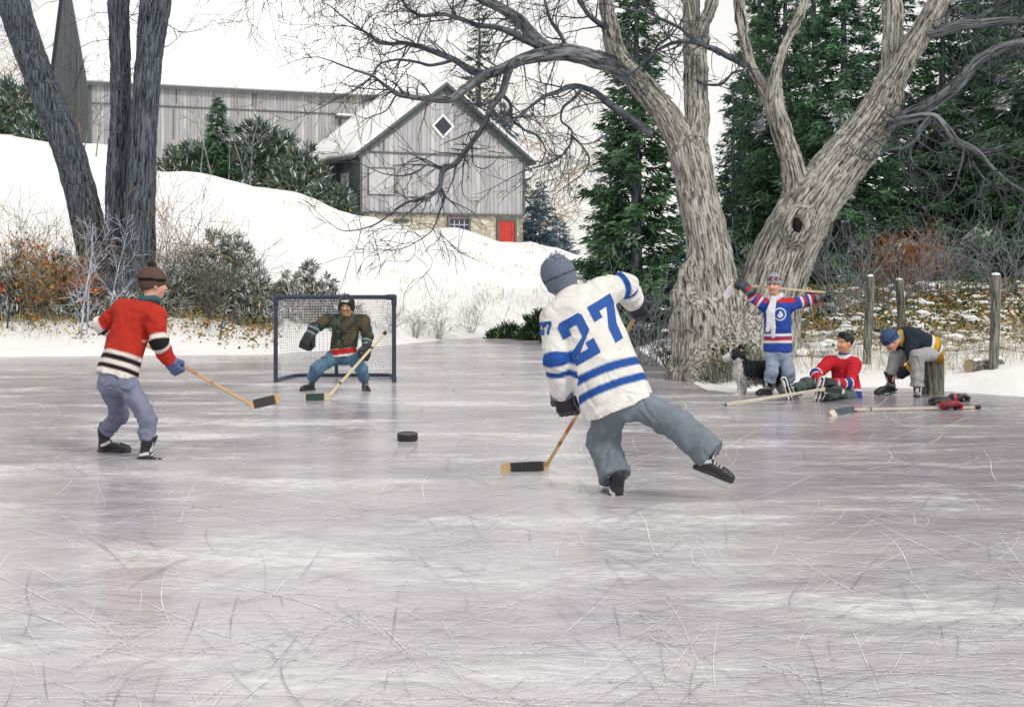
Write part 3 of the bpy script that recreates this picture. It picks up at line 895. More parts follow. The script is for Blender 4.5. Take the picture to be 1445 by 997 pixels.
for a_ in [
    (897, 38, 9.6, 1.45, 'tall dark evergreen column standing behind the left fork of the willow', 'column', .3),
    (862, 41, 5.4, 1.15, 'shorter dark evergreen at the left end of the evergreen row', 'ragged', 1.1),
    (1036, 43, 5.7, .95, 'slim grey green evergreen seen in the gap between the two willow trunks', 'grey', .5),
    (1108, 40, 9.6, 1.55, 'dark green evergreen behind the notch of the right willow trunk', 'broad', 2.),
    (1072, 50, 11.5, 1.5, 'far tall evergreen rising above the grey green one between the trunks', 'column', 4.),
    (1190, 37, 9.0, 1.75, 'broad evergreen directly behind the leaning right willow trunk', 'broad', 3.3),
    (1262, 43, 10.5, 2.0, 'dark evergreen behind the two left fence posts', 'ragged', .9),
    (1330, 37.5, 7.4, 1.8, 'bushy evergreen between the middle and right fence posts', 'broad', 5.),
    (1405, 41, 10.2, 2.1, 'dark evergreen behind the right fence post', 'ragged', 2.6),
    (1466, 36, 9.2, 1.9, 'evergreen cut by the right edge of the view', 'broad', 1.7),
    (1150, 52, 12., 2.3, 'far evergreen showing between the right willow trunk and its left fork', 'ragged', 5.5),
        (1380, 52, 12.5, 2.4, 'far evergreen topping the row above the right fence post', 'broad', .2),
    (1450, 52, 12., 2.4, 'far evergreen behind the one at the right edge', 'ragged', 4.4),
    (1540, 38, 9.0, 1.9, 'evergreen standing well beyond the right fence post', 'ragged', 1.0),
    (1620, 42, 10.0, 2.1, 'last evergreen of the row past the right fence post', 'broad', 3.0),
    (985, 56, 3.6, 1.2, 'small far evergreen low behind the left willow trunk', 'blue', 1.5),
]:
    conifer(*a_)
conifer(307, 94.2, 5.0, 1.25, 'young green spruce standing in front of the long barn', 'young', .4, 'spruces around the barns')
conifer(676, 112, 16.2, 2.2, 'tall narrow spruce rising behind the gabled barn roof', 'tall', .4, 'spruces around the barns')
conifer(712, 108, 9.5, 2.2, 'blue grey spruce half hidden by the right slope of the barn roof', 'blue', 2.4, 'spruces around the barns')
conifer(762, 97, 4.0, 1.35, 'blue spruce beside the right corner of the gabled barn', 'blue', 1.4, 'spruces around the barns')
conifer(790, 104, 2.4, 1.1, 'small blue spruce right of the barn and its larger neighbour', 'blue', 3.4, 'spruces around the barns')
conifer(846, 70, 2.6, 1.0, 'small ragged evergreen at the foot of the dark column tree', 'ragged', 3.1, 'evergreens along the far bank')

# ---- bare twig growth ------------------------------------------------------
def grow(g, p, d, L, r, lvl, out, curl=.35, grav=-.05, kids=(4, 7), shrink=(.35, .62), seglen=.12):
    """a crooked twig and its side twigs; appends (a, b, ra, rb, lvl)"""
    n = max(3, int(L / seglen)); d = unit(d); s = L / n; pts = [np.array(p, float)]
    bend = g.normal(0, curl, 3)
    for i in range(n):
        if g.uniform() < .25: bend = g.normal(0, curl, 3)
        d = unit(d + bend * s * 3.2 + g.normal(0, curl * .25, 3) + A(0, 0, grav)); pts.append(pts[-1] + d * s)
    rr = r * (1 - np.linspace(0, 1, n + 1) * .75)
    for i in range(n): out.append((pts[i], pts[i + 1], rr[i], rr[i + 1], lvl))
    if lvl <= 0: return
    for q in range(g.integers(*kids)):
        i = int(g.uniform(.18, .98) * n); i = min(max(i, 1), n)
        t_ = unit(pts[i] - pts[i - 1]); sd = g.normal(size=3); sd -= t_ * (sd @ t_); sd = unit(sd)
        grow(g, pts[i], t_ * g.uniform(.45, 1.) + sd * g.uniform(.5, .95), L * g.uniform(*shrink), rr[i] * .62, lvl - 1, out, curl, grav, kids, shrink, seglen)
def sticks(out, rmin=.003, sides=3):
    a = np.array([o[0] for o in out]); b = np.array([o[1] for o in out]); ra = np.maximum([o[2] for o in out], rmin); rb = np.maximum([o[3] for o in out], rmin)
    return prisms(a, b, ra, rb, sides)

# ---- the willow ------------------------------------------------------------
YW = 24.9
def wl(p, Y0=YW):
    """(column, row, width in photo pixels, distance offset) -> points and radii"""
    p = np.array(p, float)
    P = np.array([at(x, y, Y0 + d) for x, y, w, d in p]); r = p[:, 2] / 2 / FPX * (Y0 + p[:, 3])
    return P, r
LT = [(1012, 545, 92, 0), (1012, 470, 82, 0), (1008, 410, 72, .0), (998, 340, 64, .05), (984, 270, 57, .1), (972, 215, 50, .15)]
LF = [(972, 225, 44, .15), (945, 172, 38, .15), (918, 135, 35, .1), (893, 105, 33, .05), (873, 82, 27, 0), (862, 45, 22, -.05), (856, 10, 19, -.1), (853, -60, 15, -.2)]
MF = [(975, 225, 42, .15), (983, 170, 34, .3), (982, 110, 31, .4), (980, 70, 30, .5), (976, 30, 24, .55), (970, -60, 19, .7)]
MF2 = [(981, 75, 24, .5), (992, 38, 19, .35), (1004, 5, 16, .2), (1018, -60, 12, .1)]
RT = [(1066, 545, 100, .1), (1072, 480, 98, .1), (1088, 410, 92, .1), (1110, 350, 82, .15), (1140, 295, 76, .2), (1176, 245, 72, .25), (1215, 195, 62, .3), (1243, 155, 50, .35), (1256, 110, 36, .45), (1260, 60, 29, .5), (1259, 10, 27, .55), (1256, -60, 22, .6)]
RF = [(1128, 300, 44, .2), (1121, 245, 33, .1), (1108, 200, 29, .0), (1097, 165, 27, -.1), (1092, 130, 23, -.15), (1100, 85, 16, -.2), (1118, 45, 15, -.25), (1134, 10, 13, -.3), (1146, -50, 11, -.3)]
RF2 = [(1096, 160, 18, -.1), (1078, 125, 16, .1), (1058, 88, 15, .25), (1050, 45, 15, .35), (1043, 5, 13, .4), (1036, -60, 11, .5)]
RB = [(1244, 150, 44, .3), (1268, 100, 34, .2), (1290, 60, 32, .1), (1315, 20, 27, .0), (1345, -40, 20, -.1)]
w = SDF()
def limb(sdf, p, k=.10, n=4):
    P, r = wl(p); Q = spline(np.hstack([P, r[:, None]]), n)
    for i in range(len(Q) - 1): sdf.cone(Q[i, :3], Q[i + 1, :3], Q[i, 3], Q[i + 1, 3], k if i == 0 else .03)
    return Q
QS = [limb(w, p, k, n) for p, k, n in ((LT, .1, 3), (RT, .3, 3), (LF, .16, 3), (MF, .16, 3), (RF, .2, 3), (RB, .15, 3), (MF2, .06, 2), (RF2, .06, 2))]
# flare of roots and old swellings at the foot
wg = gz(at(1040, 540, YW)[0], YW)
for (x0, y0, d0, x1, y1, d1, ra_, rb_) in ((1002, 490, 0, 962, 530, -.3, 40, 20), (1012, 490, -.1, 985, 540, -.9, 40, 18), (1045, 490, -.2, 1035, 545, -1.0, 44, 26), (1075, 490, -.1, 1098, 545, -.6, 44, 22), (1085, 490, .2, 1115, 525, .3, 40, 20), (1000, 480, .3, 965, 510, .6, 40, 24), (1035, 440, .0, 1045, 540, -.1, 34, 52)):
    a_, b_ = at(x0, y0, YW + d0), at(x1, y1, YW + d1); b_[2] = min(b_[2], gz(b_[0], b_[1]) + .05)
    w.cone(a_, b_, ra_ / FPX * YW, rb_ / FPX * YW, .22)
for x_, y_, r_, d_ in ((977, 386, 17, -.2), (968, 420, 21, -.15), (987, 448, 25, -.38), (965, 458, 18, -.2), (1003, 484, 20, -.42), (972, 492, 18, -.3)):
    w.ell(at(x_, y_, YW + d_), A(1.1, .9, 1.15) * r_ / FPX * YW, None, .14)
w.ell(at(1128, 318, YW - .33), A(25, 18, 30) / FPX * YW, None, .10)                      # burl round the knot hole
w.ell(at(1127, 317, YW - .62), A(10, 30, 14) / FPX * YW, None, .06, op='-')
allq = np.vstack([np.hstack([q[:-1, :3], q[1:, :3], q[:-1, 3:4], np.cumsum(np.linalg.norm(np.diff(q[:, :3], axis=0), axis=1))[:, None]]) for q in QS])
def wdisp(P):
    n1 = wob(P * A(1, 1, .36), 19, 1); n2 = wob(P * A(1, 1, .3), 36, 2); n3 = wob(P, 3.0, 3); n4 = wob(P * A(1, 1, .5), 10, 7)
    foot = np.clip((1.25 - P[:, 2]) / .8, 0, 1)
    return .034 * np.abs(n1) - .016 + .008 * n2 + .03 * n3 + foot * (.022 * n4 - .01)
V, F = w.mesh(.030, wdisp)
bk = np.zeros((len(V), 3)); best = np.full(len(V), 1e9)
for row in allq:
    d, t_ = seg(V, row[0:3], row[3:6]); dd = d - row[6]; mk_ = dd < best
    ax_ = unit(row[3:6] - row[0:3]); u_ = unit(np.cross(ax_, A(0, 1, 0))); v_ = np.cross(ax_, u_)
    rel = V[mk_] - row[0:3]
    bk[mk_] = np.stack([rel @ u_, rel @ v_, row[7] + (rel @ ax_)], 1); best[mk_] = dd[mk_]
willow = thing('willow_tree', 'huge twisted bare willow with two leaning trunks behind the resting boys', 'tree', (at(1040, 540, YW)[0], YW, wg))
mk('trunk', V, F, M_BARK_W, willow, bk=bk)
Ck = at(1127, 317, YW - .42)
s_ = SDF(); s_.ell(Ck, A(.085, .05, .12)); s_.ell(Ck + A(.03, 0, -.09), A(.05, .04, .09), None, .05); Vk, Fk = s_.mesh(.012, lambda X: .018 * wob(X, 16, 3)); mk('knot_hole', Vk, Fk, m_plain('hollow_shade', (.015, .013, .012), .95, .3, 20), willow)  # near-black plug: the shade inside the hollow put into its colour

LIMBS = [  # traced boughs: (column, row, width, distance offset)
    [(903, 118, 28, .1), (884, 102, 30, .0), (866, 91, 28, -.1), (835, 82, 26, -.3), (800, 74, 25, -.5), (770, 76, 23, -.7), (738, 84, 17, -.9), (708, 98, 15, -1.1), (684, 106, 15, -1.2), (655, 127, 13, -1.3), (632, 140, 10, -1.4), (600, 139, 8, -1.5), (566, 134, 7, -1.7), (545, 122, 5, -1.8), (526, 108, 4, -2.), (498, 98, 3, -2.1), (466, 86, 2, -2.3)],
    [(775, 72, 22, -.6), (752, 52, 19, -.5), (732, 28, 17, -.3), (700, 8, 14, -.1), (666, -8, 12, .0), (620, -40, 9, .2)],
    [(772, 70, 15, -.6), (745, 58, 11, -.9), (712, 42, 9, -1.2), (665, 32, 7, -1.5), (625, 20, 6, -1.8), (598, 22, 5, -2.), (578, 14, 4, -2.1), (560, -10, 3, -2.2)],
    [(684, 106, 14, -1.2), (662, 98, 11, -1.0), (640, 84, 9, -.8), (600, 68, 8, -.5), (572, 61, 6, -.3), (538, 60, 5, -.1), (520, 48, 4, 0), (490, 28, 3, .2), (468, 10, 2, .3)],
    [(640, 84, 6, -.8), (612, 92, 5, -1.), (590, 88, 4, -1.2), (560, 84, 4, -1.3), (535, 92, 3, -1.4), (524, 110, 3, -1.5), (500, 128, 2, -1.6), (470, 142, 2, -1.7)],
    [(735, 84, 13, -.9), (722, 92, 12, -1.1), (714, 110, 11, -1.3), (708, 132, 10, -1.5), (694, 150, 9, -1.6), (684, 176, 8, -1.8), (664, 204, 8, -1.9), (646, 228, 8, -2.), (625, 240, 8, -2.1), (621, 262, 7, -2.2), (604, 278, 5, -2.2), (574, 286, 4, -2.3), (548, 304, 3, -2.5), (520, 320, 2, -2.6), (488, 326, 1.5, -2.7)],
    [(621, 262, 5, -2.2), (626, 278, 4, -2.2), (620, 300, 3, -2.1), (608, 326, 2, -2.1), (580, 345, 1.5, -2.2)],
    [(625, 240, 4, -2.1), (604, 232, 3, -2.2), (590, 240, 3, -2.3), (574, 248, 2.5, -2.4), (548, 246, 2, -2.5), (520, 236, 1.5, -2.5)],
    [(708, 132, 6, -1.5), (720, 146, 5, -1.4), (722, 166, 4.5, -1.3), (738, 182, 3.5, -1.2), (758, 192, 3, -1.1), (770, 212, 2, -1.), (762, 232, 1.5, -.9)],
    [(918, 188, 13, -.1), (890, 168, 12, -.3), (862, 148, 11, -.5), (838, 130, 9, -.7), (812, 122, 8, -.9), (788, 128, 7, -1.1), (766, 138, 5, -1.3), (746, 152, 4, -1.5), (728, 170, 3, -1.6), (712, 166, 2, -1.7)],
    [(820, 124, 6, -.9), (808, 140, 5, -1.), (794, 152, 4, -1.), (792, 170, 3, -1.1), (806, 184, 3, -1.2), (806, 200, 4, -1.2), (798, 214, 3.5, -1.2), (782, 228, 3, -1.3), (758, 236, 2.5, -1.4), (735, 244, 2, -1.5)],
    [(806, 190, 3.5, -1.2), (824, 210, 3, -1.3), (832, 228, 2.5, -1.3), (820, 248, 2, -1.4), (800, 262, 1.5, -1.4)],
    [(862, 46, 9, 0), (848, 36, 8, -.2), (832, 22, 7, -.4), (816, -2, 6, -.6), (806, -30, 5, -.7)],
    [(800, 72, 7, -.5), (792, 52, 6, -.4), (776, 26, 5, -.3), (768, 0, 4, -.2), (756, -30, 3, -.1)],
    [(1052, 92, 11, .2), (1020, 76, 9, 0), (990, 62, 8, -.2), (962, 58, 6, -.35), (938, 66, 5, -.5), (915, 80, 4, -.7), (897, 98, 3, -.8), (880, 108, 2, -.9)],
    [(985, 62, 6, -.25), (960, 40, 5, -.3), (935, 28, 5, -.4), (912, 18, 4, -.5), (888, 14, 3, -.6), (868, 8, 2, -.7)],
    [(1300, 46, 19, .05), (1325, 44, 17, -.1), (1352, 37, 15, -.3), (1385, 34, 13, -.5), (1425, 28, 10, -.7), (1470, 30, 8, -.9)],
    [(1345, 38, 10, -.3), (1368, 26, 8, -.2), (1390, 20, 7, -.1), (1412, 4, 6, 0), (1430, -20, 5, 0)],
    [(1340, 42, 7, -.2), (1336, 26, 6, 0), (1344, 10, 6, .1), (1362, 20, 4, .3), (1374, 34, 3, .5)],
    [(1206, 202, 22, .3), (1242, 181, 22, .32), (1274, 166, 21, .1), (1310, 148, 19, -.4), (1352, 118, 17, -.7), (1375, 90, 16, -.8), (1402, 72, 14, -.9), (1432, 62, 12, -1.), (1475, 56, 10, -1.1)],
    [(1204, 208, 18, .3), (1232, 190, 17, .32), (1256, 177, 16, .05), (1280, 168, 13, -.6), (1316, 165, 12, -.9), (1334, 180, 11, -1.1), (1352, 200, 9, -1.2), (1378, 214, 8, -1.3), (1400, 236, 6, -1.4), (1425, 256, 4, -1.5), (1455, 276, 3, -1.6)],
    [(1312, 166, 9, -.9), (1298, 182, 8, -1.0), (1292, 198, 7, -1.1), (1276, 208, 6, -1.2), (1255, 212, 4, -1.3), (1238, 222, 3, -1.4)],
    [(1288, 202, 6, -1.1), (1284, 220, 4, -1.2), (1294, 236, 3, -1.3), (1312, 248, 2.5, -1.3), (1322, 262, 2, -1.3)],
    [(1362, 208, 6, -1.25), (1358, 226, 4.5, -1.3), (1352, 246, 3.5, -1.3), (1344, 268, 2.5, -1.4), (1330, 282, 2, -1.4)],
    [(1372, 228, 5, -1.3), (1384, 246, 4, -1.35), (1402, 262, 3, -1.4), (1424, 268, 2, -1.4)],
    [(1380, 214, 5, -1.3), (1402, 210, 4, -1.3), (1425, 204, 3, -1.3), (1450, 210, 2, -1.3)],
    [(908, 102, 6, 0), (918, 80, 5, -.3), (930, 62, 4, -.6), (945, 52, 3, -.8), (962, 30, 2, -1.)],
    [(974, 110, 5, .3), (1000, 120, 4, .1), (1020, 118, 4, 0), (1036, 102, 3, -.1), (1052, 98, 2, -.1)],
]
g = np.random.default_rng(77)
tw = []
for p in LIMBS:
    P, r = wl(p); Q = spline(np.hstack([P, r[:, None]]), 6)
    jj = .012 * np.stack([wob(Q[:, :3], 5, 1), wob(Q[:, :3], 5, 2), wob(Q[:, :3], 5, 3)], 1); jj[:1] = 0
    Q[:, :3] += jj
    V, F, bk = tube(Q[:, :3], np.maximum(Q[:, 3], .005), 8 if r[0] > .05 else 6)
    mk('bough', V, F, M_BARK_M if r[0] > .09 else M_BARK_D, willow, bk=bk)
    n = len(Q)
    L = np.linalg.norm(np.diff(Q[:, :3], axis=0), axis=1).sum()
    for q in range(int(5 + L * 7.5)):
        i = min(n - 2, int(n * g.uniform(.12, 1) ** .8)); t_ = unit(Q[i + 1, :3] - Q[i, :3])
        sd = g.normal(size=3) * A(1, .7, 1); sd -= t_ * (sd @ t_); sd = unit(sd)
        grow(g, Q[i, :3], t_ * g.uniform(.3, .9) + sd, g.uniform(.25, .95), min(.016, max(.006, Q[i, 3] * .5)), 1 if g.uniform() < .75 else 2, tw, .42, -.02, (2, 5), (.35, .7), .075)
    grow(g, Q[-1, :3], Q[-1, :3] - Q[-2, :3], .8, max(.006, Q[-1, 3]), 2, tw, .40, -.02, (3, 5), (.4, .7), .075)
# twigs reaching in over the roofs from boughs above the picture
for q in range(70):
    px_ = g.uniform(360, 840); p = at(px_, g.uniform(-60, -5), YW - g.uniform(-.5, 2.5))
    grow(g, p, A(-.8 + g.normal(0, .4), g.normal(0, .3), -.35 + g.normal(0, .3)), g.uniform(.6, 1.3), .008, 2, tw, .40, -.03, (2, 4), (.4, .7), .08)
V, F = sticks(tw, .0037)
ct = np.repeat(jit((.075, .082, .088), len(tw), g, .35), 6, 0)
mk('twigs', V, F, M_TWIG_D, willow, smooth=False, col=ct)

# ---- the dark double trunk and the leaning trunk on the left bank ---------------
def big_trunk(name, label, p, Y0, seed, roots=True):
    P, r = wl(p, Y0); P[-1, 2] = gz(P[-1, 0], P[-1, 1]) - .15
    s = SDF(); Q = spline(np.hstack([P, r[:, None]]), 4)
    for i in range(len(Q) - 1): s.cone(Q[i, :3], Q[i + 1, :3], Q[i, 3], Q[i + 1, 3], .03)
    if roots:
        for k in range(5):
            a = k * 1.257 + seed; s.cone(P[-1] + A(0, 0, .7), P[-1] + A(math.cos(a) * r[-1] * 2., math.sin(a) * r[-1] * 2., .05), r[-1] * .62, r[-1] * .3, .15)
    def dsp(X): return .022 * np.abs(wob(X * A(1, 1, .16), 10, seed)) - .012 + .008 * wob(X * A(1, 1, .3), 26, seed + 1) + .025 * wob(X, 2.2, seed + 2)
    V, F = s.mesh(.045, dsp)
    mid = Q[np.abs(V[:, 2][:, None] - Q[:, 2][None]).argmin(1), :3]
    bk = np.stack([V[:, 0] - mid[:, 0], V[:, 1] - mid[:, 1], V[:, 2]], 1)
    t_ = thing(name, label, 'tree', P[-1] + A(0, 0, .15))
    mk('trunk', V, F, M_BARK_B, t_, bk=bk)
    return t_, Q
tr1, q1 = big_trunk('bare_tree', 'dark leaning bare trunk at the far left bank', [(2, -60, 46, 0), (18, 0, 44, 0), (40, 70, 42, 0), (72, 150, 42, 0), (97, 215, 42, 0), (118, 290, 44, 0), (134, 370, 48, 0), (140, 415, 60, 0)], 38.5, 1)
tr2, q2 = big_trunk('bare_tree', 'dark upright bare trunk, left of the close pair on the left bank', [(170, -60, 30, .2), (168, 0, 30, .2), (169, 80, 29, .2), (170, 160, 29, .1), (166, 240, 32, 0), (166, 330, 38, 0), (166, 410, 48, 0)], 38.0, 2)
tr3, q3 = big_trunk('bare_tree', 'dark upright bare trunk, right of the close pair on the left bank', [(226, -60, 34, .1), (220, 0, 42, .1), (212, 60, 37, .1), (207, 130, 36, 0), (202, 220, 38, 0), (196, 320, 44, 0), (192, 405, 54, 0)], 37.4, 3)
for t_, q_, nb in ((tr1, q1, 16), (tr2, q2, 6), (tr3, q3, 10)):
    tw = []
    for k in range(nb):
        i = int(g.uniform(0, .45) * len(q_)); p = q_[i, :3]
        a = g.uniform(0, 6.28); grow(g, p, A(math.cos(a), .5 * math.sin(a), .25), g.uniform(.8, 2.2), .014, 2, tw, .35, -.05, (2, 5), (.35, .6), .12)
    V, F = sticks(tw, .005); mk('twigs', V, F, M_TWIG_D, t_, smooth=False, col=np.repeat(jit((.07, .08, .095), len(tw), g, .3), 6, 0))

# ---- far bare shrubs and yellow trees behind the barns ---------------------------
def twig_tree(name, label, cat, px, Y, H, spread, col, n, seed, r=.02, lvl=2, group=None, rmin=.004, kids=(3, 6), up=1.0, curl=.22):
    g = np.random.default_rng(seed); b = gp(px, Y); b[2] -= .04; tw = []
    for q in range(n):
        a = g.uniform(0, 6.28); d = A(math.cos(a) * spread * g.uniform(.1, 1), math.sin(a) * spread * g.uniform(.1, 1), up)
        grow(g, b + A(math.cos(a), math.sin(a), 0) * .12 * H * spread * g.uniform(0, 1), d, H * g.uniform(.6, 1.05), r, lvl, tw, curl * 1.2 / max(H, .5) ** .3, .03, kids, (.3, .55), max(.08, H / 14))
    V, F = sticks(tw, rmin)
    o = mk(name, V, F, M_TWIG_D, base=b, smooth=False, col=np.repeat(jit(col, len(tw), g, .3), 6, 0))
    return tag(o, label, cat, group)
for k, (px, Y, H, lab) in enumerate([(622, 112, 15.5, 'ochre bare tree behind the gabled barn, left of the tall spruce'), (652, 116, 12.5, 'ochre bare tree close beside the tall spruce'), (744, 110, 9.0, 'ochre bare tree right of the gabled barn roof'), (10, 125, 13.5, 'ochre bare tree at the top left beyond the long barn')]):
    twig_tree('ochre_tree', lab, 'bare tree', px, Y, H, .42, (.36, .27, .14), 11, 300 + k, .05, 2, 'ochre bare trees around the barns', .012, (5, 9))

# ---- juniper bushes with upright fans of needles ------------------------------------
M_JUN = m_attr('juniper_needles', .8, .3, 5, 0, spec=.1)
def juniper(label, px, Y, W, H, D=None, n=60, seed=0, dark=(.03, .055, .045), light=(.14, .19, .13), snow=.05, bl=.28, zo=0., group='juniper bushes'):
    g = np.random.default_rng(900 + seed); D = D or W * .8
    b = gp(px, Y); VV, CC = [], []
    th = g.uniform(0, 6.28, n); rr = np.sqrt(g.uniform(0, 1, n)); x = np.cos(th) * rr * W / 2; y = np.sin(th) * rr * D / 2
    hz = H * (np.sqrt(np.clip(1 - rr ** 2, .05, 1)) * g.uniform(.45, 1.02, n))
    C = np.stack([b[0] + x, b[1] + y, 0 * x], 1); C[:, 2] = ground(C[:, 0], C[:, 1]) + np.maximum(hz - bl * .6, 0)
    k = 30
    base = np.repeat(C, k, 0) + g.normal(0, bl * .16, (n * k, 3))
    out = np.stack([np.cos(th) * rr, np.sin(th) * rr, .55 + 0 * rr], 1)
    dv = np.repeat(out, k, 0) + g.normal(0, .55, (n * k, 3)) + A(0, 0, .25)
    dv[:, 2] = np.abs(dv[:, 2]) * .8 + .1
    V, F = blades(base, dv, bl * g.uniform(.6, 1.25, n * k), bl * g.uniform(.13, .22, n * k), g, .25)
    t = np.clip(np.repeat(g.uniform(.0, .7, n), k) + g.normal(0, .22, n * k), 0, 1)
    c = np.outer(1 - t, dark) + np.outer(t, light); c[g.uniform(size=n * k) < snow] = (.78, .79, .82)
    low = g.integers(0, n, n * 4)                                    # inner twigs down to the snow
    a_ = C[low] + g.normal(0, bl * .3, (len(low), 3)); a_[:, 2] = ground(a_[:, 0], a_[:, 1]) - .03
    Vt, Ft = prisms(a_, C[low] + g.normal(0, bl * .2, (len(low), 3)), .006 * bl / .28, .003 * bl / .28)
    inn = g.uniform(.1, .95, (n * k, 1)); c0_ = np.repeat(C, k, 0); gr_ = ground(c0_[:, 0], c0_[:, 1])
    b2 = c0_.copy(); b2[:, 2] = gr_ + (b2[:, 2] - gr_) * inn[:, 0]; b2 += g.normal(0, bl * .4, b2.shape)
    V2, F2 = blades(b2, g.normal(0, 1, b2.shape) + A(0, 0, .6), bl * g.uniform(.5, 1.1, n * k), bl * g.uniform(.14, .24, n * k), g, .2)
    t2 = np.clip(g.normal(.5, .25, n * k), 0, 1); c2 = np.outer(1 - t2, dark) + np.outer(t2, light); c2[g.uniform(size=n * k) < snow * .7] = (.74, .75, .78); c2[g.uniform(size=n * k) < snow * .3] = (.42, .27, .09)
    o = mk('juniper_bush', np.vstack([V, Vt, V2]), np.vstack([F, Ft + len(V), F2 + len(V) + len(Vt)]), M_JUN, base=b, smooth=False,
           col=np.clip(np.vstack([np.repeat(c, 4, 0), np.tile((.06, .055, .05), (len(Vt), 1)), np.repeat(c2, 4, 0)]), .01, .9))
    return tag(o, label, 'bush', group)
ju = [  # label, column, distance, width, height, clumps
    ('dark green juniper left of the young spruce by the long barn', 272, 98, 3.6, 2.2, 60, .6),
    ('big rounded juniper with the highest crown before the long barn', 372, 97, 4.6, 4.2, 130, .7),
    ('low juniper under the young spruce', 322, 95, 3.4, 1.7, 60, .6),
    ('blue green juniper against the dark side wall of the gabled barn', 432, 91, 3.6, 3.0, 90, .6),
    ('low juniper creeping to the corner of the gabled barn', 470, 88.5, 2.4, 1.7, 40, .5),
    ('juniper on the hill at the far left edge', 22, 112, 4.6, 4.0, 90, .7),
    ('juniper below the one at the far left edge, touching the leaning trunk', 56, 108, 2.6, 2.0, 50, .6),
]
for k, (lab, px, Y, W, H, n, bl) in enumerate(ju):
    juniper(lab, px, Y, W, H, None, n, k, (.055, .10, .08), (.20, .26, .18), .12, bl, group='junipers beside the barns')
jn = [
    ('snow dusted juniper reaching highest right of the left hand trunks', 322, 38, 1.7, 2.05, 130, .2),
    ('pale juniper at the right end of the brush, left of the goal', 358, 37.2, 1.2, 1.45, 80, .18),
    ('juniper behind the left post of the goal', 402, 38.5, 1.1, 1.15, 60, .18),
    ('tallest juniper behind the goal crossbar', 446, 39.5, 1.35, 1.42, 110, .18),
    ('pale low juniper behind the middle of the goal', 486, 39, 1.0, 1.0, 50, .17),
    ('dark juniper with orange leaves at the far left edge', 22, 36.8, 1.5, 1.7, 90, .24),
    ('dark green juniper between the left edge and the leaning trunk', 72, 37, 1.3, 1.65, 90, .22),
    ('grey green juniper at the foot of the leaning trunk', 112, 36.2, 1.0, .8, 44, .2),
    ('blue grey juniper at the foot of the trunk pair', 176, 36.2, 1.1, .72, 50, .2),
    ('grey juniper right of the trunk pair behind the red jersey boy', 240, 36.4, 1.2, 1.2, 64, .19),
    ('thin juniper in the middle of the left hand brush', 284, 37, 1.2, 1.5, 70, .19),
]
for k, (lab, px, Y, W, H, n, bl) in enumerate(jn):
    juniper(lab, px, Y, W, H, None, int(n * .72), 20 + k, (.075, .105, .085) if k not in (5, 6) else (.04, .065, .05), (.36, .40, .29), .40, bl, group='junipers along the left bank')
for k, (lab, px, Y, W, H, n, bl) in enumerate([
    ('low dark juniper on the far shore left of the grey hat', 722, 44.5, 1.2, .55, 60, .22),
    ('taller dark juniper with orange berries behind the grey hat', 762, 43, 1.0, 1.15, 70, .22),
    ('dark juniper behind the number shirt', 800, 41, 1.2, 1.3, 70, .24)]):
    juniper(lab, px, Y, W, H, None, n, 40 + k, (.02, .05, .03), (.11, .19, .07), .06, bl, group='junipers on the far shore')

# ---- dry shrubs and saplings ---------------------------------------------------------
dry = [(586, 42, .72, .8, (.42, .40, .38), 'pale dry shrub just right of the goal post'), (618, 43, .95, .9, (.45, .43, .41), 'widest pale dry shrub on the far shore'), (664, 45.5, 1.1, .8, (.45, .43, .40), 'pale dry shrub on the far shore near the low dark juniper'),
       (505, 40, .7, .8, (.46, .43, .38), 'pale dry shrub behind the goalkeeper'), (552, 41, .8, .7, (.44, .42, .40), 'thin pale dry shrub behind the right goal post'),
       (232, 37.2, 1.9, .42, (.26, .25, .22), 'tall dry shrub right of the trunk pair'), (262, 36.6, 1.7, .4, (.20, .20, .18), 'tall dark stemmed shrub in the left brush'), (296, 36.4, 1.5, .4, (.16, .16, .15), 'dark stemmed shrub below the tallest left juniper'), (86, 37.6, 1.9, .5, (.34, .28, .2), 'straw coloured shrub before the leaning trunk'), (30, 36.9, 1.6, .5, (.22, .2, .17), 'brown shrub at the left edge of the bank'),
       (60, 37.2, 2.6, .4, (.30, .24, .17), 'tallest straw brown shrub among the orange leaves'), (18, 37.8, 2.4, .4, (.26, .22, .16), 'tall brown shrub behind the orange leaves at the left edge'), (160, 36.6, 1.3, .6, (.20, .22, .25), 'blue grey shrub low before the trunk pair'), (190, 36.3, 1.2, .6, (.24, .26, .28), 'pale grey shrub at the foot of the right trunk of the pair'), (222, 37.6, 2.9, .32, (.30, .22, .13), 'tallest tan shrub, touching the trunk pair on its right'), (248, 37.9, 2.5, .35, (.26, .20, .14), 'tan shrub behind the tall dry one right of the trunk pair'), (100, 36.4, 2.0, .5, (.36, .28, .17), 'tan shrub between the orange leaves and the pale saplings'), (46, 36.3, 1.9, .5, (.34, .25, .14), 'tan shrub under the orange leaves'), (275, 38.2, 2.4, .3, (.24, .22, .18), 'brown shrub behind the middle of the left hand brush'), (340, 38.6, 2.0, .35, (.20, .19, .17), 'dark brown shrub behind the tallest juniper of the left bank')]
for k, (px, Y, H, sp, c, lab) in enumerate(dry):
    twig_tree('dry_shrub', lab, 'shrub', px, Y, H, sp, c, 20 if px < 400 else 15, 400 + k, .009, 2, 'dry shrubs on the left and far bank', .0042 if px < 400 else .0034, (2, 5))
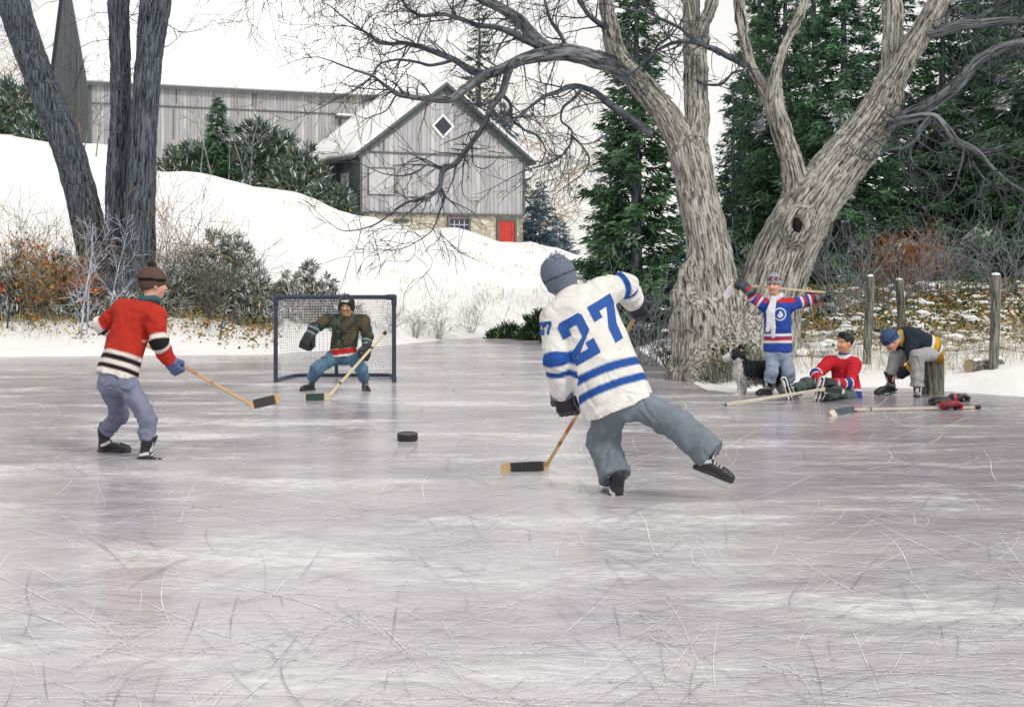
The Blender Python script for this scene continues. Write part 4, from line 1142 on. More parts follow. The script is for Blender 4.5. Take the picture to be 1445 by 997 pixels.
sap = [(114, 34.6, 2.55, .05, (.42, .46, .54), 'pale bare sapling before the leaning trunk'), (122, 34.9, 2.1, .12, (.40, .44, .52), 'slim pale sapling close to the taller one before the leaning trunk'), (146, 34.8, 2.3, .25, (.40, .44, .52), 'pale forked sapling before the trunk pair'), (10, 35.4, 1.2, .1, (.05, .055, .06), 'dark little sapling at the left edge'), (290, 35.5, 2.2, .28, (.06, .065, .06), 'dark leaning sapling in front of the left junipers'), (310, 35.0, 1.9, .1, (.08, .085, .08), 'dark upright sapling in front of the left junipers')]
for k, (px, Y, H, lean, c, lab) in enumerate(sap):
    g2 = np.random.default_rng(500 + k); b = gp(px, Y); b[2] -= .05; tw = []
    grow(g2, b, A(lean * (1 if k != 4 else 1.2), 0, 1), H, .022, 2, tw, .06, .03, (6, 9), (.25, .45), .12)
    V, F = sticks(tw, .0045, 4)
    tag(mk('sapling', V, F, M_TWIG_D, base=b, smooth=False, col=np.repeat(jit(c, len(tw), g2, .25), 8, 0)), lab, 'sapling', 'bare saplings on the left bank')
for k, (px, Y, H, lean) in enumerate([(283, 92, 4.6, .02), (298, 91, 5.0, -.05), (322, 93, 5.6, .1), (345, 92, 4.6, .0), (352, 90, 5.8, .08), (118, 98, 6.0, .05), (135, 96, 5.2, .12)]):
    g2 = np.random.default_rng(540 + k); b = gp(px, Y); b[2] -= .05; tw = []
    grow(g2, b, A(lean, 0, 1), H, .05, 2, tw, .05, .03, (5, 8), (.2, .4), .3)
    V, F = sticks(tw, .012, 3)
    tag(mk('sapling', V, F, M_TWIG_D, base=b, smooth=False, col=np.repeat(jit((.20, .205, .21), len(tw), g2, .25), 6, 0)),
        ['thin bare sapling left of the young spruce on the hill', 'thin bare sapling just left of the spruce trunk on the hill', 'leaning bare sapling right of the young spruce', 'short bare sapling before the rounded juniper', 'tallest bare sapling before the rounded juniper', 'bare sapling before the end wall of the long barn', 'leaning bare sapling before the corner of the long barn'][k], 'sapling', 'bare saplings on the hill')
# right bank: pale stems before the evergreens
rs = [(884, 30, 2.2, .5), (906, 29, 1.9, .6), (925, 28.5, 2.1, .45), (944, 28, 1.7, .5), (1052, 27.5, 1.6, .5), (1066, 27, 1.8, .35), (1158, 27.5, 2.3, .35), (1176, 27, 2.4, .3), (1198, 28, 2.1, .5), (1246, 29.5, 1.8, .5), (1300, 31, 1.6, .6), (1342, 31, 1.9, .5), (1370, 30.5, 2.0, .5), (1398, 31, 1.9, .5), (1424, 30, 2.0, .5), (1444, 30.5, 1.8, .5), (1280, 30.5, 1.5, .6), (1320, 31.5, 1.7, .5), (1222, 29, 1.6, .5), (862, 33, 1.6, .4)]
places = ['left of the willow, farthest from it but one', 'left of the willow beside the white sleeve', 'between the white sleeve and the willow trunk', 'touching the left side of the willow trunk', 'in the gap low between the willow trunks', 'against the left edge of the right willow trunk', 'right of the standing boy', 'above the raised glove of the standing boy', 'left of the leftmost fence post', 'between the two left fence posts', 'behind the middle of the fence', 'left of the right fence post by a few steps', 'just left of the right fence post', 'directly behind the right fence post', 'just right of the right fence post', 'at the right edge of the view', 'right of the second fence post', 'in the middle between second and third fence posts', 'directly behind the leftmost fence post', 'left of all the others, by the dark column tree']
for k, (px, Y, H, sp) in enumerate(rs):
    twig_tree('bare_shrub', 'pale bare shrub ' + places[k], 'shrub', px, Y, H, sp, (.27, .285, .31) if k % 3 else (.12, .125, .135), 11, 600 + k, .009, 2, 'pale bare shrubs on the right bank', .0032, (2, 4))
for k, (px, Y, H) in enumerate([(1290, 33, 1.25), (1262, 33.5, 1.0)]):
    twig_tree('rusty_shrub', ['rusty brown shrub before the dark evergreens', 'smaller rusty brown shrub left of its twin before the evergreens'][k], 'shrub', px, Y, H, .7, (.30, .12, .035), 22, 650 + k, .009, 2, None, .006, (4, 7))

# ---- leaves, grass and snow clumps on the banks: nobody could count these -----------
def scatter(n, pxr, yr, seed, dens=None):
    g = np.random.default_rng(seed)
    Y = g.uniform(yr[0], yr[1], n); px = g.uniform(pxr[0], pxr[1], n)
    x = (px - 722.5) / FPX * Y
    ok = Y > shore(x / Y) + .5
    if dens is not None: ok &= dens(px, Y, g)
    x, Y = x[ok], Y[ok]; return np.stack([x, Y, ground(x, Y)], 1), g, px[ok]
pal = np.array([(.30, .20, .05), (.35, .22, .04), (.10, .15, .05), (.05, .09, .04), (.20, .16, .08), (.45, .17, .03), (.03, .05, .035)])
def leafbed(name, label, n, pxr, yr, seed, probs, hmax, size, dens=None):
    P, g, px = scatter(n, pxr, yr, seed, dens); m = len(P)
    P[:, 2] += g.uniform(0, 1, m) ** 1.5 * hmax
    V, F = blades(P, g.normal(0, 1, (m, 3)) * A(1, 1, .6) + A(0, 0, .2), size * g.uniform(.5, 1.5, m), size * g.uniform(.35, .8, m), g, .3)
    c = pal[g.choice(len(pal), m, p=probs)] * (1 + .25 * g.normal(size=(m, 1)).clip(-1.5, 1.5))
    tag(mk(name, V, F, M_JUN, smooth=False, col=np.repeat(np.clip(c, .01, .8), 4, 0)), label, 'ground cover', kind='stuff')
leafbed('leaf_litter', 'yellow and green leaves on the snowy right bank', 32000, (1040, 1720), (23.5, 34), 31, [.2, .14, .22, .18, .12, .04, .10], .22, .085,
        lambda px, Y, g: g.uniform(size=len(px)) < np.clip((Y - 24.4) / 2.4, .0, 1) * (.5 + .5 * (wob(np.stack([px / 60, Y, Y * 0], 1), 1.1, 3) > -.3)))
leafbed('leaf_litter', 'dark leaves and twigs around the willow foot', 6000, (880, 1060), (22.2, 33), 32, [.10, .04, .18, .22, .16, .02, .28], .35, .085,
        lambda px, Y, g: g.uniform(size=len(px)) < np.clip((Y - shore((px - 722.5) / FPX) - .3) / 1.5, 0, 1))
leafbed('leaf_litter', 'ochre leaves on the left bank', 6500, (-30, 400), (33.4, 38), 33, [.36, .2, .08, .05, .21, .08, .02], .30, .085,
        lambda px, Y, g: g.uniform(size=len(px)) < np.clip((Y - 34.2) / 1.6, .0, .8) * (.25 + .75 * (wob(np.stack([px / 40, Y, Y * 0], 1), 1., 5) > 0)))
# autumn leaves still hanging on the left
P, g, px = scatter(520, (-10, 150), (35.6, 37.4), 34); P[:, 2] += g.uniform(.55, 1.9, len(P)) * np.clip(1.15 - px / 220, .3, 1)
V, F = blades(P, g.normal(0, 1, P.shape), g.uniform(.06, .13, len(P)), g.uniform(.05, .09, len(P)), g, .2)
tag(mk('orange_leaves', V, F, M_JUN, smooth=False, col=np.repeat(np.array([(.50, .13, .03), (.52, .24, .05), (.38, .07, .03)])[g.integers(0, 3, len(P))], 4, 0)), 'orange leaves hanging in the brush at the far left', 'leaves', kind='stuff')
def grass(name, label, n, pxr, yr, seed, cols, L, wd=.012, dens=None):
    P, g, px = scatter(n, pxr, yr, seed, dens); m = len(P); P[:, 2] -= .02
    V, F = blades(P, g.normal(0, .35, (m, 3)) + A(0, 0, 1), L * g.uniform(.4, 1.3, m), wd * g.uniform(.6, 1.4, m), g, .3)
    c = np.array(cols)[g.integers(0, len(cols), m)] * (1 + .25 * g.normal(size=(m, 1)).clip(-1.5, 1.5))
    tag(mk(name, V, F, M_JUN, smooth=False, col=np.repeat(np.clip(c, .01, .85), 4, 0)), label, 'grass', kind='stuff')
grass('dry_grass', 'dry grass poking through the snow along the left bank', 5200, (-30, 560), (33.3, 41), 35, [(.45, .33, .14), (.5, .42, .28), (.2, .2, .15), (.55, .52, .48), (.12, .14, .12)], .34, .014, lambda px, Y, g: g.uniform(size=len(px)) < np.clip((Y - shore((px - 722.5) / FPX) - .8) / 1.8, 0, 1) * .8)
grass('grey_grass', 'grey green grass tufts round the willow roots', 7000, (890, 1075), (22.0, 26.5), 36, [(.10, .11, .09), (.2, .22, .2), (.33, .34, .32), (.06, .07, .055), (.25, .22, .12)], .30, .014, lambda px, Y, g: g.uniform(size=len(px)) < np.clip((Y - shore((px - 722.5) / FPX) - .35) / 1., 0, 1))
grass('pale_grass', 'pale straw stalks behind the log and fence on the right bank', 6200, (1120, 1720), (22.9, 27), 37, [(.5, .42, .24), (.55, .5, .38), (.3, .26, .16)], .36, .009, lambda px, Y, g: g.uniform(size=len(px)) < .55)
grass('far_grass', 'faint dry grass on the far shore', 1500, (560, 860), (42, 60), 38, [(.45, .44, .4), (.55, .52, .45), (.3, .3, .26)], .34, .014, lambda px, Y, g: g.uniform(size=len(px)) < .6)
grass('hill_grass', 'sparse straw tufts on the snowy hill', 1800, (380, 800), (55, 86), 39, [(.6, .55, .42), (.5, .45, .32)], .30, .03, lambda px, Y, g: (wob(np.stack([px / 50, Y / 3, Y * 0], 1), 1., 5) > .45))
P, g, px = scatter(1800, (850, 1720), (23.6, 33), 40, lambda px, Y, g: (Y > 24.6) & ((px > 1090) | (Y > 26)) & (g.uniform(size=len(px)) < .8))
ic = [(0, 0, 1)] + [(math.cos(a) * .894, math.sin(a) * .894, .447) for a in np.arange(5) * 1.2566] + [(math.cos(a) * .894, math.sin(a) * .894, -.447) for a in np.arange(5) * 1.2566 + .628] + [(0, 0, -1)]
icf = np.array([(0, 1, 2), (0, 2, 3), (0, 3, 4), (0, 4, 5), (0, 5, 1), (1, 6, 2), (2, 7, 3), (3, 8, 4), (4, 9, 5), (5, 10, 1), (6, 7, 2), (7, 8, 3), (8, 9, 4), (9, 10, 5), (10, 6, 1), (11, 7, 6), (11, 8, 7), (11, 9, 8), (11, 10, 9), (11, 6, 10)])
bm_ = []
def ico2():
    V = [np.array(v, float) for v in ic]; F = []; cache = {}
    def mid(a, b):
        k = (min(a, b), max(a, b))
        if k not in cache: cache[k] = len(V); V.append(unit(V[a] + V[b]))
        return cache[k]
    for a, b, c in icf: x, y, z = mid(a, b), mid(b, c), mid(c, a); F.extend([(a, x, z), (x, b, y), (z, y, c), (x, y, z)])
    return np.array(V), np.array(F)
IV, IF = ico2()
m = len(P); sz = g.uniform(.02, .075, m) * np.where(g.uniform(size=m) < .12, 1.7, 1)
Vs = IV[None] * sz[:, None, None] * np.stack([g.uniform(1.1, 2.6, m), g.uniform(.9, 1.6, m), g.uniform(.28, .5, m)], 1)[:, None, :]
fl = Vs.reshape(-1, 3); P[:, 2] += g.uniform(.0, .20, m) * np.where(px < 1000, 2.6, 1)
Vs = (Vs + P[:, None, :]).reshape(-1, 3); Vs += .026 * np.stack([wob(Vs, 14, 1), wob(Vs, 14, 2), wob(Vs, 14, 3)], 1)
tag(mk('snow_clumps', Vs, (IF[None] + (np.arange(m) * len(IV))[:, None, None]).reshape(-1, 3), m_snowc), 'clumps of snow caught on the undergrowth of the right bank', 'snow', kind='stuff')

# ---- fence posts, wires, log, stump ------------------------------------------------
M_POST = m_bark('weathered_post', (.025, .025, .02), (.26, .25, .22), 34, 3, .9, .012)
M_WIRE = m_plain('rusty_wire', (.09, .075, .065), .7, .3, 40)
fence = thing('wire_fence', 'old wire fence of three grey wooden posts on the snowy bank', 'fence', gp(1330, 24.0))
tops = []
for px, tx, y0, Y, wd in ((1222, 1228, 389, 24.0, 12), (1274, 1269, 394, 26.5, 11.5), (1401, 1406, 387, 22.9, 14)):
    b_, t_ = gp(px, Y), at(tx, y0, Y); b_[2] -= .2
    r_ = wd / 2 / FPX * Y; n_ = 26
    P_ = np.linspace(b_, t_, n_); P_[:, 0] += .012 * wob(P_, 3, px)
    s = SDF()
    for i in range(n_ - 1): s.cone(P_[i], P_[i + 1], r_, r_, .01)
    s.cut(t_ - A(0, 0, .01), A(.12, .1, -1))
    V, F = s.mesh(.016, lambda X: .008 * wob(X * A(1, 1, .12), 40, px) + .006 * np.abs(wob(X * A(1, 1, .2), 16, 3)))
    po = mk('post', V, F, M_POST, fence, bk=V - b_)
    s = SDF(); s.ell(t_ + A(0, 0, .0), A(r_ * .85, r_ * .8, .022)); V, F = s.mesh(.012, lambda X: .01 * wob(X, 18, 4)); o = link('snow_cap', new_mesh('snow_cap', V - world_loc(fence), F, m_snowc), po)
    tops.append((b_, t_))
for f_ in (.22, .62):
    for (b0, t0), (b1, t1) in ((tops[0], tops[1]), (tops[0], tops[2]), (tops[2], (gp(1500, 22.0), at(1505, 387, 22.0)))):
        a_, e_ = b0 + (t0 - b0) * (f_ + .12), b1 + (t1 - b1) * (f_ + .12); n_ = 12
        q = np.linspace(0, 1, n_)[:, None]; P_ = a_ * (1 - q) + e_ * q; P_[:, 2] -= .10 * np.sin(q[:, 0] * np.pi)
        V, F, bk = tube(P_, .0045, 5); mk('wire', V, F, M_WIRE, fence)

m, t, b = mat('cut_wood')
co = attr(t, 'wuv'); ln_ = N(t, 'ShaderNodeVectorMath', operation='LENGTH'); t.links.new(co, ln_.inputs[0])
nz_ = noise(t, co, 9, 3); ad = N(t, 'ShaderNodeMath', operation='MULTIPLY_ADD'); ad.inputs[1].default_value = .05; t.links.new(nz_, ad.inputs[0]); t.links.new(ln_.outputs['Value'], ad.inputs[2])
wv_ = N(t, 'ShaderNodeMath', operation='MULTIPLY'); wv_.inputs[1].default_value = 260; t.links.new(ad.outputs[0], wv_.inputs[0])
sn_ = N(t, 'ShaderNodeMath', operation='SINE'); t.links.new(wv_.outputs[0], sn_.inputs[0])
c = ramp(t, sn_.outputs[0], [(0, (.30, .20, .10)), (.6, (.58, .46, .28)), (1, (.62, .52, .34))]); t.links.new(c, b.inputs['Base Color']); b.inputs['Roughness'].default_value = .8
M_CUT = m
def disc(c, n, r, name, parent, k=40, wobble=.06):
    n = unit(n); u = unit(np.cross(n, A(.1, .2, 1))); v = np.cross(n, u); a = np.arange(k) * 2 * np.pi / k
    rr = r * (1 + wobble * np.sin(3 * a + 1) * .5 + wobble * .4 * np.sin(7 * a))
    V = np.vstack([c, c + np.outer(np.cos(a) * rr, u) + np.outer(np.sin(a) * rr, v)]); uv = np.vstack([[0, 0, 0], np.stack([np.cos(a) * rr, np.sin(a) * rr, 0 * a], 1)])
    F = np.array([[0, 1 + i, 1 + (i + 1) % k] for i in range(k)])
    return mk(name, V, F, M_CUT, parent, uv=uv, smooth=False)
Yl = 22.9; cl = at(1367, 520, Yl); cl[2] = gz(cl[0], Yl) + .075
le = cl + A(.55, .35, .01)
log = thing('cut_log', 'short sawn log with pale end grain lying in the snow by the right fence post', 'log', cl - A(0, 0, .09))
s = SDF(); s.cone(cl, le, .098, .09, .01); s.cut(cl, le - cl); s.cut(le, cl - le)
V, F = s.mesh(.014, lambda X: .008 * wob(X, 22, 1)); mk('bark', V, F, M_POST, log, bk=(V - cl)[:, [1, 2, 0]])
disc(cl - unit(le - cl) * .004, cl - le, .092, 'cut_end', log)
s = SDF(); s.cone(cl + A(.1, .05, .085), le + A(0, 0, .08), .04, .04, .01); V, F = s.mesh(.014, lambda X: .012 * wob(X, 14, 2)); mk('snow_cap', V, F, m_snowc, log)

YS = 21.25; st = gp(1317, YS); st[2] = max(st[2], 0) - .03
sz_t = at(1317, 505, YS)[2]
stump = thing('tree_stump', 'upright wooden stump the bent over boy sits on', 'stump', st)
s = SDF(); s.cone(st - A(0, 0, .1), A(st[0], st[1], sz_t + .1), .148, .138, .01); s.cut(A(0, 0, sz_t), A(0, 0, -1)); s.cut(st, A(0, 0, 1))
V, F = s.mesh(.016, lambda X: .016 * np.abs(wob(X * A(1, 1, .1), 24, 1)) - .004 + .006 * wob(X * A(1, 1, .2), 50, 2)); mk('bark', V, F, M_POST, stump, bk=V - st)
disc(A(st[0], st[1], sz_t + .004), A(0, 0, 1), .125, 'cut_top', stump)
# ================================================================ THINGS ON THE ICE
def m_cloth(name):
    m, t, b = mat(name)
    c = attr(t, 'col', 'Color'); co = obj_co(t)
    n = noise(t, co, 70, 6, .6); mp_ = N(t, 'ShaderNodeMapping'); mp_.inputs['Rotation'].default_value = (.3, .5, .2); t.links.new(co, mp_.inputs[0])
    w1 = N(t, 'ShaderNodeTexNoise'); w1.inputs['Scale'].default_value = 4.5; w1.inputs['Detail'].default_value = 1.2; w1.inputs['Distortion'].default_value = .9; t.links.new(mp_.outputs[0], w1.inputs['Vector'])
    dirt = noise(t, co, 5, 5, .65)
    v = ramp(t, n, [(.25, (.86,) * 3), (.75, (1.08,) * 3)]); d2 = ramp(t, dirt, [(.3, (.84, .83, .82)), (.65, (1.05, 1.05, 1.05))])
    t.links.new(mix(t, .8, mix(t, 1, c, v, 'MULTIPLY'), d2, 'MULTIPLY'), b.inputs['Base Color'])
    b.inputs['Roughness'].default_value = .88; b.inputs['Specular IOR Level'].default_value = .15
    rg = N(t, 'ShaderNodeMath', operation='SUBTRACT'); rg.inputs[1].default_value = .5; t.links.new(w1.outputs['Fac'], rg.inputs[0])
    ab = N(t, 'ShaderNodeMath', operation='ABSOLUTE'); t.links.new(rg.outputs[0], ab.inputs[0])
    ad = N(t, 'ShaderNodeMath', operation='MULTIPLY_ADD'); ad.inputs[1].default_value = .02; t.links.new(n, ad.inputs[0]); t.links.new(ab.outputs[0], ad.inputs[2])
    bump(t, b, ad.outputs[0], .8, .10)
    return m
M_CLOTH = m_cloth('cloth')
M_KNIT = m_attr('knitwear', .95, .25, 90, .7, .006, .1)
M_SKIN = m_attr('skin', .5, .08, 40, .1, .002, .35)
M_GEAR = m_attr('leather_gear', .45, .25, 35, .35, .004, .45)
M_FUR = m_attr('fur', .8, .3, 60, .5, .006, .2)
M_STEEL = m_plain('skate_steel', (.55, .56, .58), .25, .15, 20, metal=1.)
M_WOODS = m_attr('stick_wood', .5, .22, 14, .1, .002, .4)
M_HAIR = m_attr('hair', .55, .35, 50, .6, .006, .35)
M_RUBBER = m_plain('black_rubber', (.018, .018, .02), .4, .35, 30)
M_PIPE = m_plain('painted_goal_pipe', (.028, .042, .07), .35, .3, 14, spec=.5)
M_NET = m_plain('white_net_cord', (.80, .80, .82), .8, .08, 30)
BLACK, WHITE = A(.018, .018, .022), A(.80, .80, .80)

def frame(x, up):
    """rows: x, y, z with z near up"""
    x = unit(x); y = unit(np.cross(up, x)); return np.stack([x, y, np.cross(x, y)])
def put(me, name, origin, Rm, parent, mirror=False):
    o = link(name, me, parent)
    M = np.eye(4); Rr = np.array(Rm, float)
    if mirror: Rr = Rr * A(1, -1, 1)[:, None]
    M[:3, :3] = Rr.T; M[:3, 3] = np.asarray(origin) - world_loc(parent)
    o.matrix_local = Matrix(M.tolist())
    return o

# ---- skates: boot with steel blade; local x to the toe, z up, the ice at z = 0
_sk = {}
def skate_meshes(key, main, trim, sole):
    if key in _sk: return _sk[key]
    s = SDF()
    s.cone((-.055, 0, .11), (-.075, 0, .23), .048, .052, .03, (A(0, 1, 0), .85)); s.cone((-.06, 0, .105), (.09, 0, .092), .046, .036, .03, (A(0, 1, 0), .85))
    s.cone((.08, 0, .088), (.135, 0, .082), .036, .033, .02); s.cone((-.085, 0, .235), (-.098, 0, .275), .042, .034, .03, (A(1, 0, 0), .45))
    s.cone((-.035, 0, .225), (-.015, 0, .275), .036, .028, .03, (A(1, 0, 0), .5)); s.box((.02, 0, .062), (.14, .036, .012), .01, None, .01)
    V, F = s.mesh(.008, lambda P: .0015 * wob(P, 40, 2))
    c = np.tile(np.asarray(main, float), (len(V), 1))
    c[(V[:, 2] < .072)] = sole
    c[(np.abs(V[:, 1]) > .03) & (np.abs((V[:, 2] - .13) - .5 * (V[:, 0] + .05)) < .012)] = trim
    c[(V[:, 0] > .105) & (V[:, 2] > .072)] = np.asarray(main) * .6 + .01
    if key == 'sit_black': c[(V[:, 2] > .054) & (V[:, 2] < .078)] = trim
    lace = (np.abs(V[:, 1]) < .022) & (V[:, 2] > .115) & (V[:, 0] > -.04) & (V[:, 0] < .07) & (np.sin(V[:, 0] * 260) > .1); c[lace] = WHITE * .8
    boot = new_mesh('skate', V, F, M_GEAR, True, c)
    mb = MB(); mb.box((-.06, 0, .042), (.035, .012, .016)); mb.box((.09, 0, .042), (.035, .012, .016)); mb.box((.015, 0, .026), (.135, .007, .007))
    hold = new_mesh('holder', np.vstack(mb.V), mb.faces(), m_plain('white_holder', tuple(trim), .4, .1, 20), False)
    x = np.array([-.135, -.125, .12, .15, .165]); zt = np.array([.024, .026, .026, .026, .032]); zb = np.array([.006, 0, 0, .006, .02])
    V = np.vstack([np.stack([x, 0 * x + y, z], 1) for y in (-.0022, .0022) for z in (zb, zt)])
    Fq = []
    for i in range(4): Fq += [[i, i + 1, 6 + i, 5 + i], [15 + i, 16 + i, 11 + i, 10 + i], [5 + i, 6 + i, 16 + i, 15 + i], [10 + i, 11 + i, 1 + i, i]]
    Fq += [[0, 5, 15, 10], [4, 14, 19, 9]]
    blade = new_mesh('blade', V, np.array(Fq), M_STEEL, False)
    _sk[key] = (boot, hold, blade); return _sk[key]
def skate(parent, ankle, toe_dir, up=(0, 0, 1), key='black', main=BLACK, trim=A(.7, .7, .7), sole=A(.03, .03, .03), size=1.0):
    """placed so that the ankle joint of the boot sits on the leg's ankle"""
    Rm = frame(toe_dir, up); x, y, z = Rm[0], Rm[1], Rm[2]
    boot, hold, blade = skate_meshes(key, main, trim, sole)
    o = put(boot, 'skate', np.asarray(ankle) - (z * .19 - x * .068) * size, Rm * 1.0, parent)
    if size != 1.0: o.scale = (size,) * 3
    for me, nm in ((hold, 'holder'), (blade, 'blade')): link(nm, me, o)
    return o

# ---- hockey glove as a closed fist; local x forearm->knuckles, z back of the hand, the stick runs along y
_gl = {}
def glove_mesh(key, main, trim, fingers=1.0, cuff=.045):
    if key in _gl: return _gl[key]
    s = SDF()
    s.cone((-.03 - cuff, 0, .0), (-.02, 0, 0), .074, .056, .02, (A(0, 0, 1), .85))
    s.box((.035, 0, .012), (.062, .058, .034), .022, None, .03)
    for y in (-.045, -.015, .015, .045):
        s.cone((.075, y, .018), (.125, y, -.008), .0205, .019, .008); s.cone((.125, y, -.008), (.108, y, -.062), .019, .017, .010); s.cone((.108, y, -.062), (.060, y, -.062), .017, .015, .010)
    s.cone((.0, .055, -.005), (.060, .078, -.035), .026, .021, .02); s.cone((.060, .078, -.035), (.098, .058, -.062), .021, .017, .012)
    V, F = s.mesh(.008)
    c = np.tile(np.asarray(main, float), (len(V), 1))
    roll = (np.sin(V[:, 0] * 135) > .86) & (V[:, 2] > -.01); c[roll] *= .35
    c[(np.abs(V[:, 0] + .055) < .010)] = trim
    c[(np.abs(V[:, 0] + .03 + cuff * .95) < .012)] = trim
    c[(V[:, 2] < -.02) & (V[:, 0] > -.02) & (V[:, 0] < .1) & (np.abs(V[:, 1]) < .06)] = A(.06, .05, .045)
    _gl[key] = new_mesh('glove', V, F, M_GEAR, True, c); return _gl[key]
def glove(parent, wrist, hand, grip=None, up=(0, 0, 1), key='black', main=BLACK * 1.2, trim=A(.5, .5, .5), mirror=False, size=1., name='glove', back=None, **kw):
    x = unit(np.asarray(hand) - np.asarray(wrist))
    if grip is not None:
        y = unit(np.asarray(grip) - x * (x @ np.asarray(grip))); z = np.cross(x, y)
        if back is not None and z @ np.asarray(back) < 0: y, z = -y, -z
        Rm = np.stack([x, y, z])
    else: Rm = frame(x, up)
    o = put(glove_mesh(key, main, trim, **kw), name, np.asarray(wrist) + x * .045, Rm, parent, mirror)
    if size != 1.: o.scale = (o.scale[0] * size, o.scale[1] * size, o.scale[2] * size)
    return o

# ---- sticks -----------------------------------------------------------------------
def stick(label, butt, heel, tip, up=(0, 0, 1), wood=(.55, .36, .17), tape=(.02, .02, .022), tapes=((0, .10), ), knob=True, blade_tape=(.12, .86), lie=.075, marks=(), group='hockey sticks', thick=.75):
    butt, heel, tip = (np.asarray(v, float) for v in (butt, heel, tip))
    o = thing('hockey_stick', label, 'hockey stick', A(heel[0], heel[1], min(heel[2], tip[2])), group)
    d = unit(heel - butt); L = np.linalg.norm(heel - butt); bd = unit(tip - heel)
    n_ = unit(np.cross(d, bd)); w_ = np.cross(n_, d)
    k = 40; tt = np.linspace(0, 1, k); hw, ht = .0155 * thick, .0105 * thick
    V = []; C = []
    for q in tt:
        c = butt + d * L * q
        for a, b in ((-1, -1), (1, -1), (1, 1), (-1, 1)): V.append(c + w_ * a * hw + n_ * b * ht)
        cc = A(*wood)
        for t0, t1, mc in marks:
            if t0 <= q <= t1: cc = A(*mc)
        C += [cc] * 4
    F = [[i * 4 + j, i * 4 + (j + 1) % 4, i * 4 + 4 + (j + 1) % 4, i * 4 + 4 + j] for i in range(k - 1) for j in range(4)] + [[3, 2, 1, 0], [4 * k - 4, 4 * k - 3, 4 * k - 2, 4 * k - 1]]
    mk('shaft', V, np.array(F), M_WOODS, o, smooth=False, col=np.array(C))
    # blade: upright board, slightly curved, with tape
    bl = np.linalg.norm(tip - heel); m_ = 24; V, C = [], []
    upv = unit(np.asarray(up, float) - bd * (np.asarray(up, float) @ bd)); sd = np.cross(bd, upv)
    for i in range(m_):
        q = i / (m_ - 1); c = heel + bd * bl * (q * 1.06 - .06) + sd * .02 * q * q
        h_ = lie / 2 * (1 if q < .9 else 1 - .35 * ((q - .9) / .1) ** 2) * (.8 + .2 * min(1, q * 4)); th_ = .006
        c = c + upv * 0
        for a, b in ((-1, -1), (1, -1), (1, 1), (-1, 1)): V.append(c + sd * a * th_ + upv * b * h_)
        tq = blade_tape and blade_tape[0] < q < blade_tape[1]
        C += [A(*tape) * (1 + .5 * (i % 2)) if tq else A(*wood)] * 4
    F = [[i * 4 + j, i * 4 + (j + 1) % 4, i * 4 + 4 + (j + 1) % 4, i * 4 + 4 + j] for i in range(m_ - 1) for j in range(4)] + [[3, 2, 1, 0], [4 * m_ - 4, 4 * m_ - 3, 4 * m_ - 2, 4 * m_ - 1]]
    mk('blade', V, np.array(F), M_WOODS, o, smooth=False, col=np.array(C))
    for t0, t1 in tapes:
        P = np.array([butt + d * L * t0, butt + d * L * t1]); V, F, _ = tube(P, .0185 * thick, 8); mk('grip_tape', V, F, M_RUBBER, o)
    if knob:
        s = SDF(); s.cone(butt - d * .012, butt + d * .022, .024 * thick + .004, .022 * thick + .004, .01); V, F = s.mesh(.007); mk('butt_knob', V, F, M_RUBBER, o)
    return o

# ---- people --------------------------------------------------------------------------
def head_parts(s, C, f, up, sz=1.0, k=.03):
    """skull, jaw, nose, ears round head centre C looking along f"""
    Rm = frame(f, up); x, y, z = Rm
    g_ = lambda a, b, c: C + (x * a + y * b + z * c) * sz
    s.ell(g_(-.008, 0, .022), A(.098, .077, .098) * sz, Rm, k)
    s.ell(g_(.022, 0, -.045), A(.072, .060, .072) * sz, Rm, .03)
    s.cone(g_(.055, 0, -.095), g_(.075, 0, -.088), .026 * sz, .022 * sz, .025)          # chin
    for sg in (-1, 1):
        s.ell(g_(.092, sg * .033, .004), A(.020, .021, .014) * sz, Rm, .02, '-')          # eye sockets
        s.ell(g_(-.004, sg * .078, -.012), A(.022, .011, .033) * sz, Rm, .008)             # ears
        s.ell(g_(.062, sg * .036, -.034), A(.030, .024, .024) * sz, Rm, .03)               # cheeks
    s.cone(g_(.088, 0, .008), g_(.112, 0, -.030), .010 * sz, .015 * sz, .014)            # nose
    s.cone(g_(.085, -.016, -.062), g_(.085, .016, -.062), .010 * sz, .010 * sz, .012)    # lips
    return Rm
def face_cols(V, C, Rm, sz, skin):
    q = (V - C) @ Rm.T / sz; c = np.tile(np.asarray(skin, float), (len(V), 1))
    dk = A(.05, .03, .02)
    for sg in (-1, 1):
        e = ((q[:, 1] - sg * .033) / .017) ** 2 + ((q[:, 2] - .004) / .0085) ** 2 < 1; c[e & (q[:, 0] > .03)] = dk
        b_ = (np.abs(q[:, 1] - sg * .034) < .024) & (np.abs(q[:, 2] - .027) < .0055); c[b_ & (q[:, 0] > .03)] = dk
        ck = np.exp(-(((q[:, 1] - sg * .042) / .022) ** 2 + ((q[:, 2] + .035) / .022) ** 2)) * (q[:, 0] > .02); c = c * (1 - .45 * ck[:, None]) + A(.72, .24, .16) * .45 * ck[:, None]
    m_ = (np.abs(q[:, 1]) < .026) & (np.abs(q[:, 2] + .063) < .008) & (q[:, 0] > .05); c[m_] = A(.42, .12, .10)
    return c
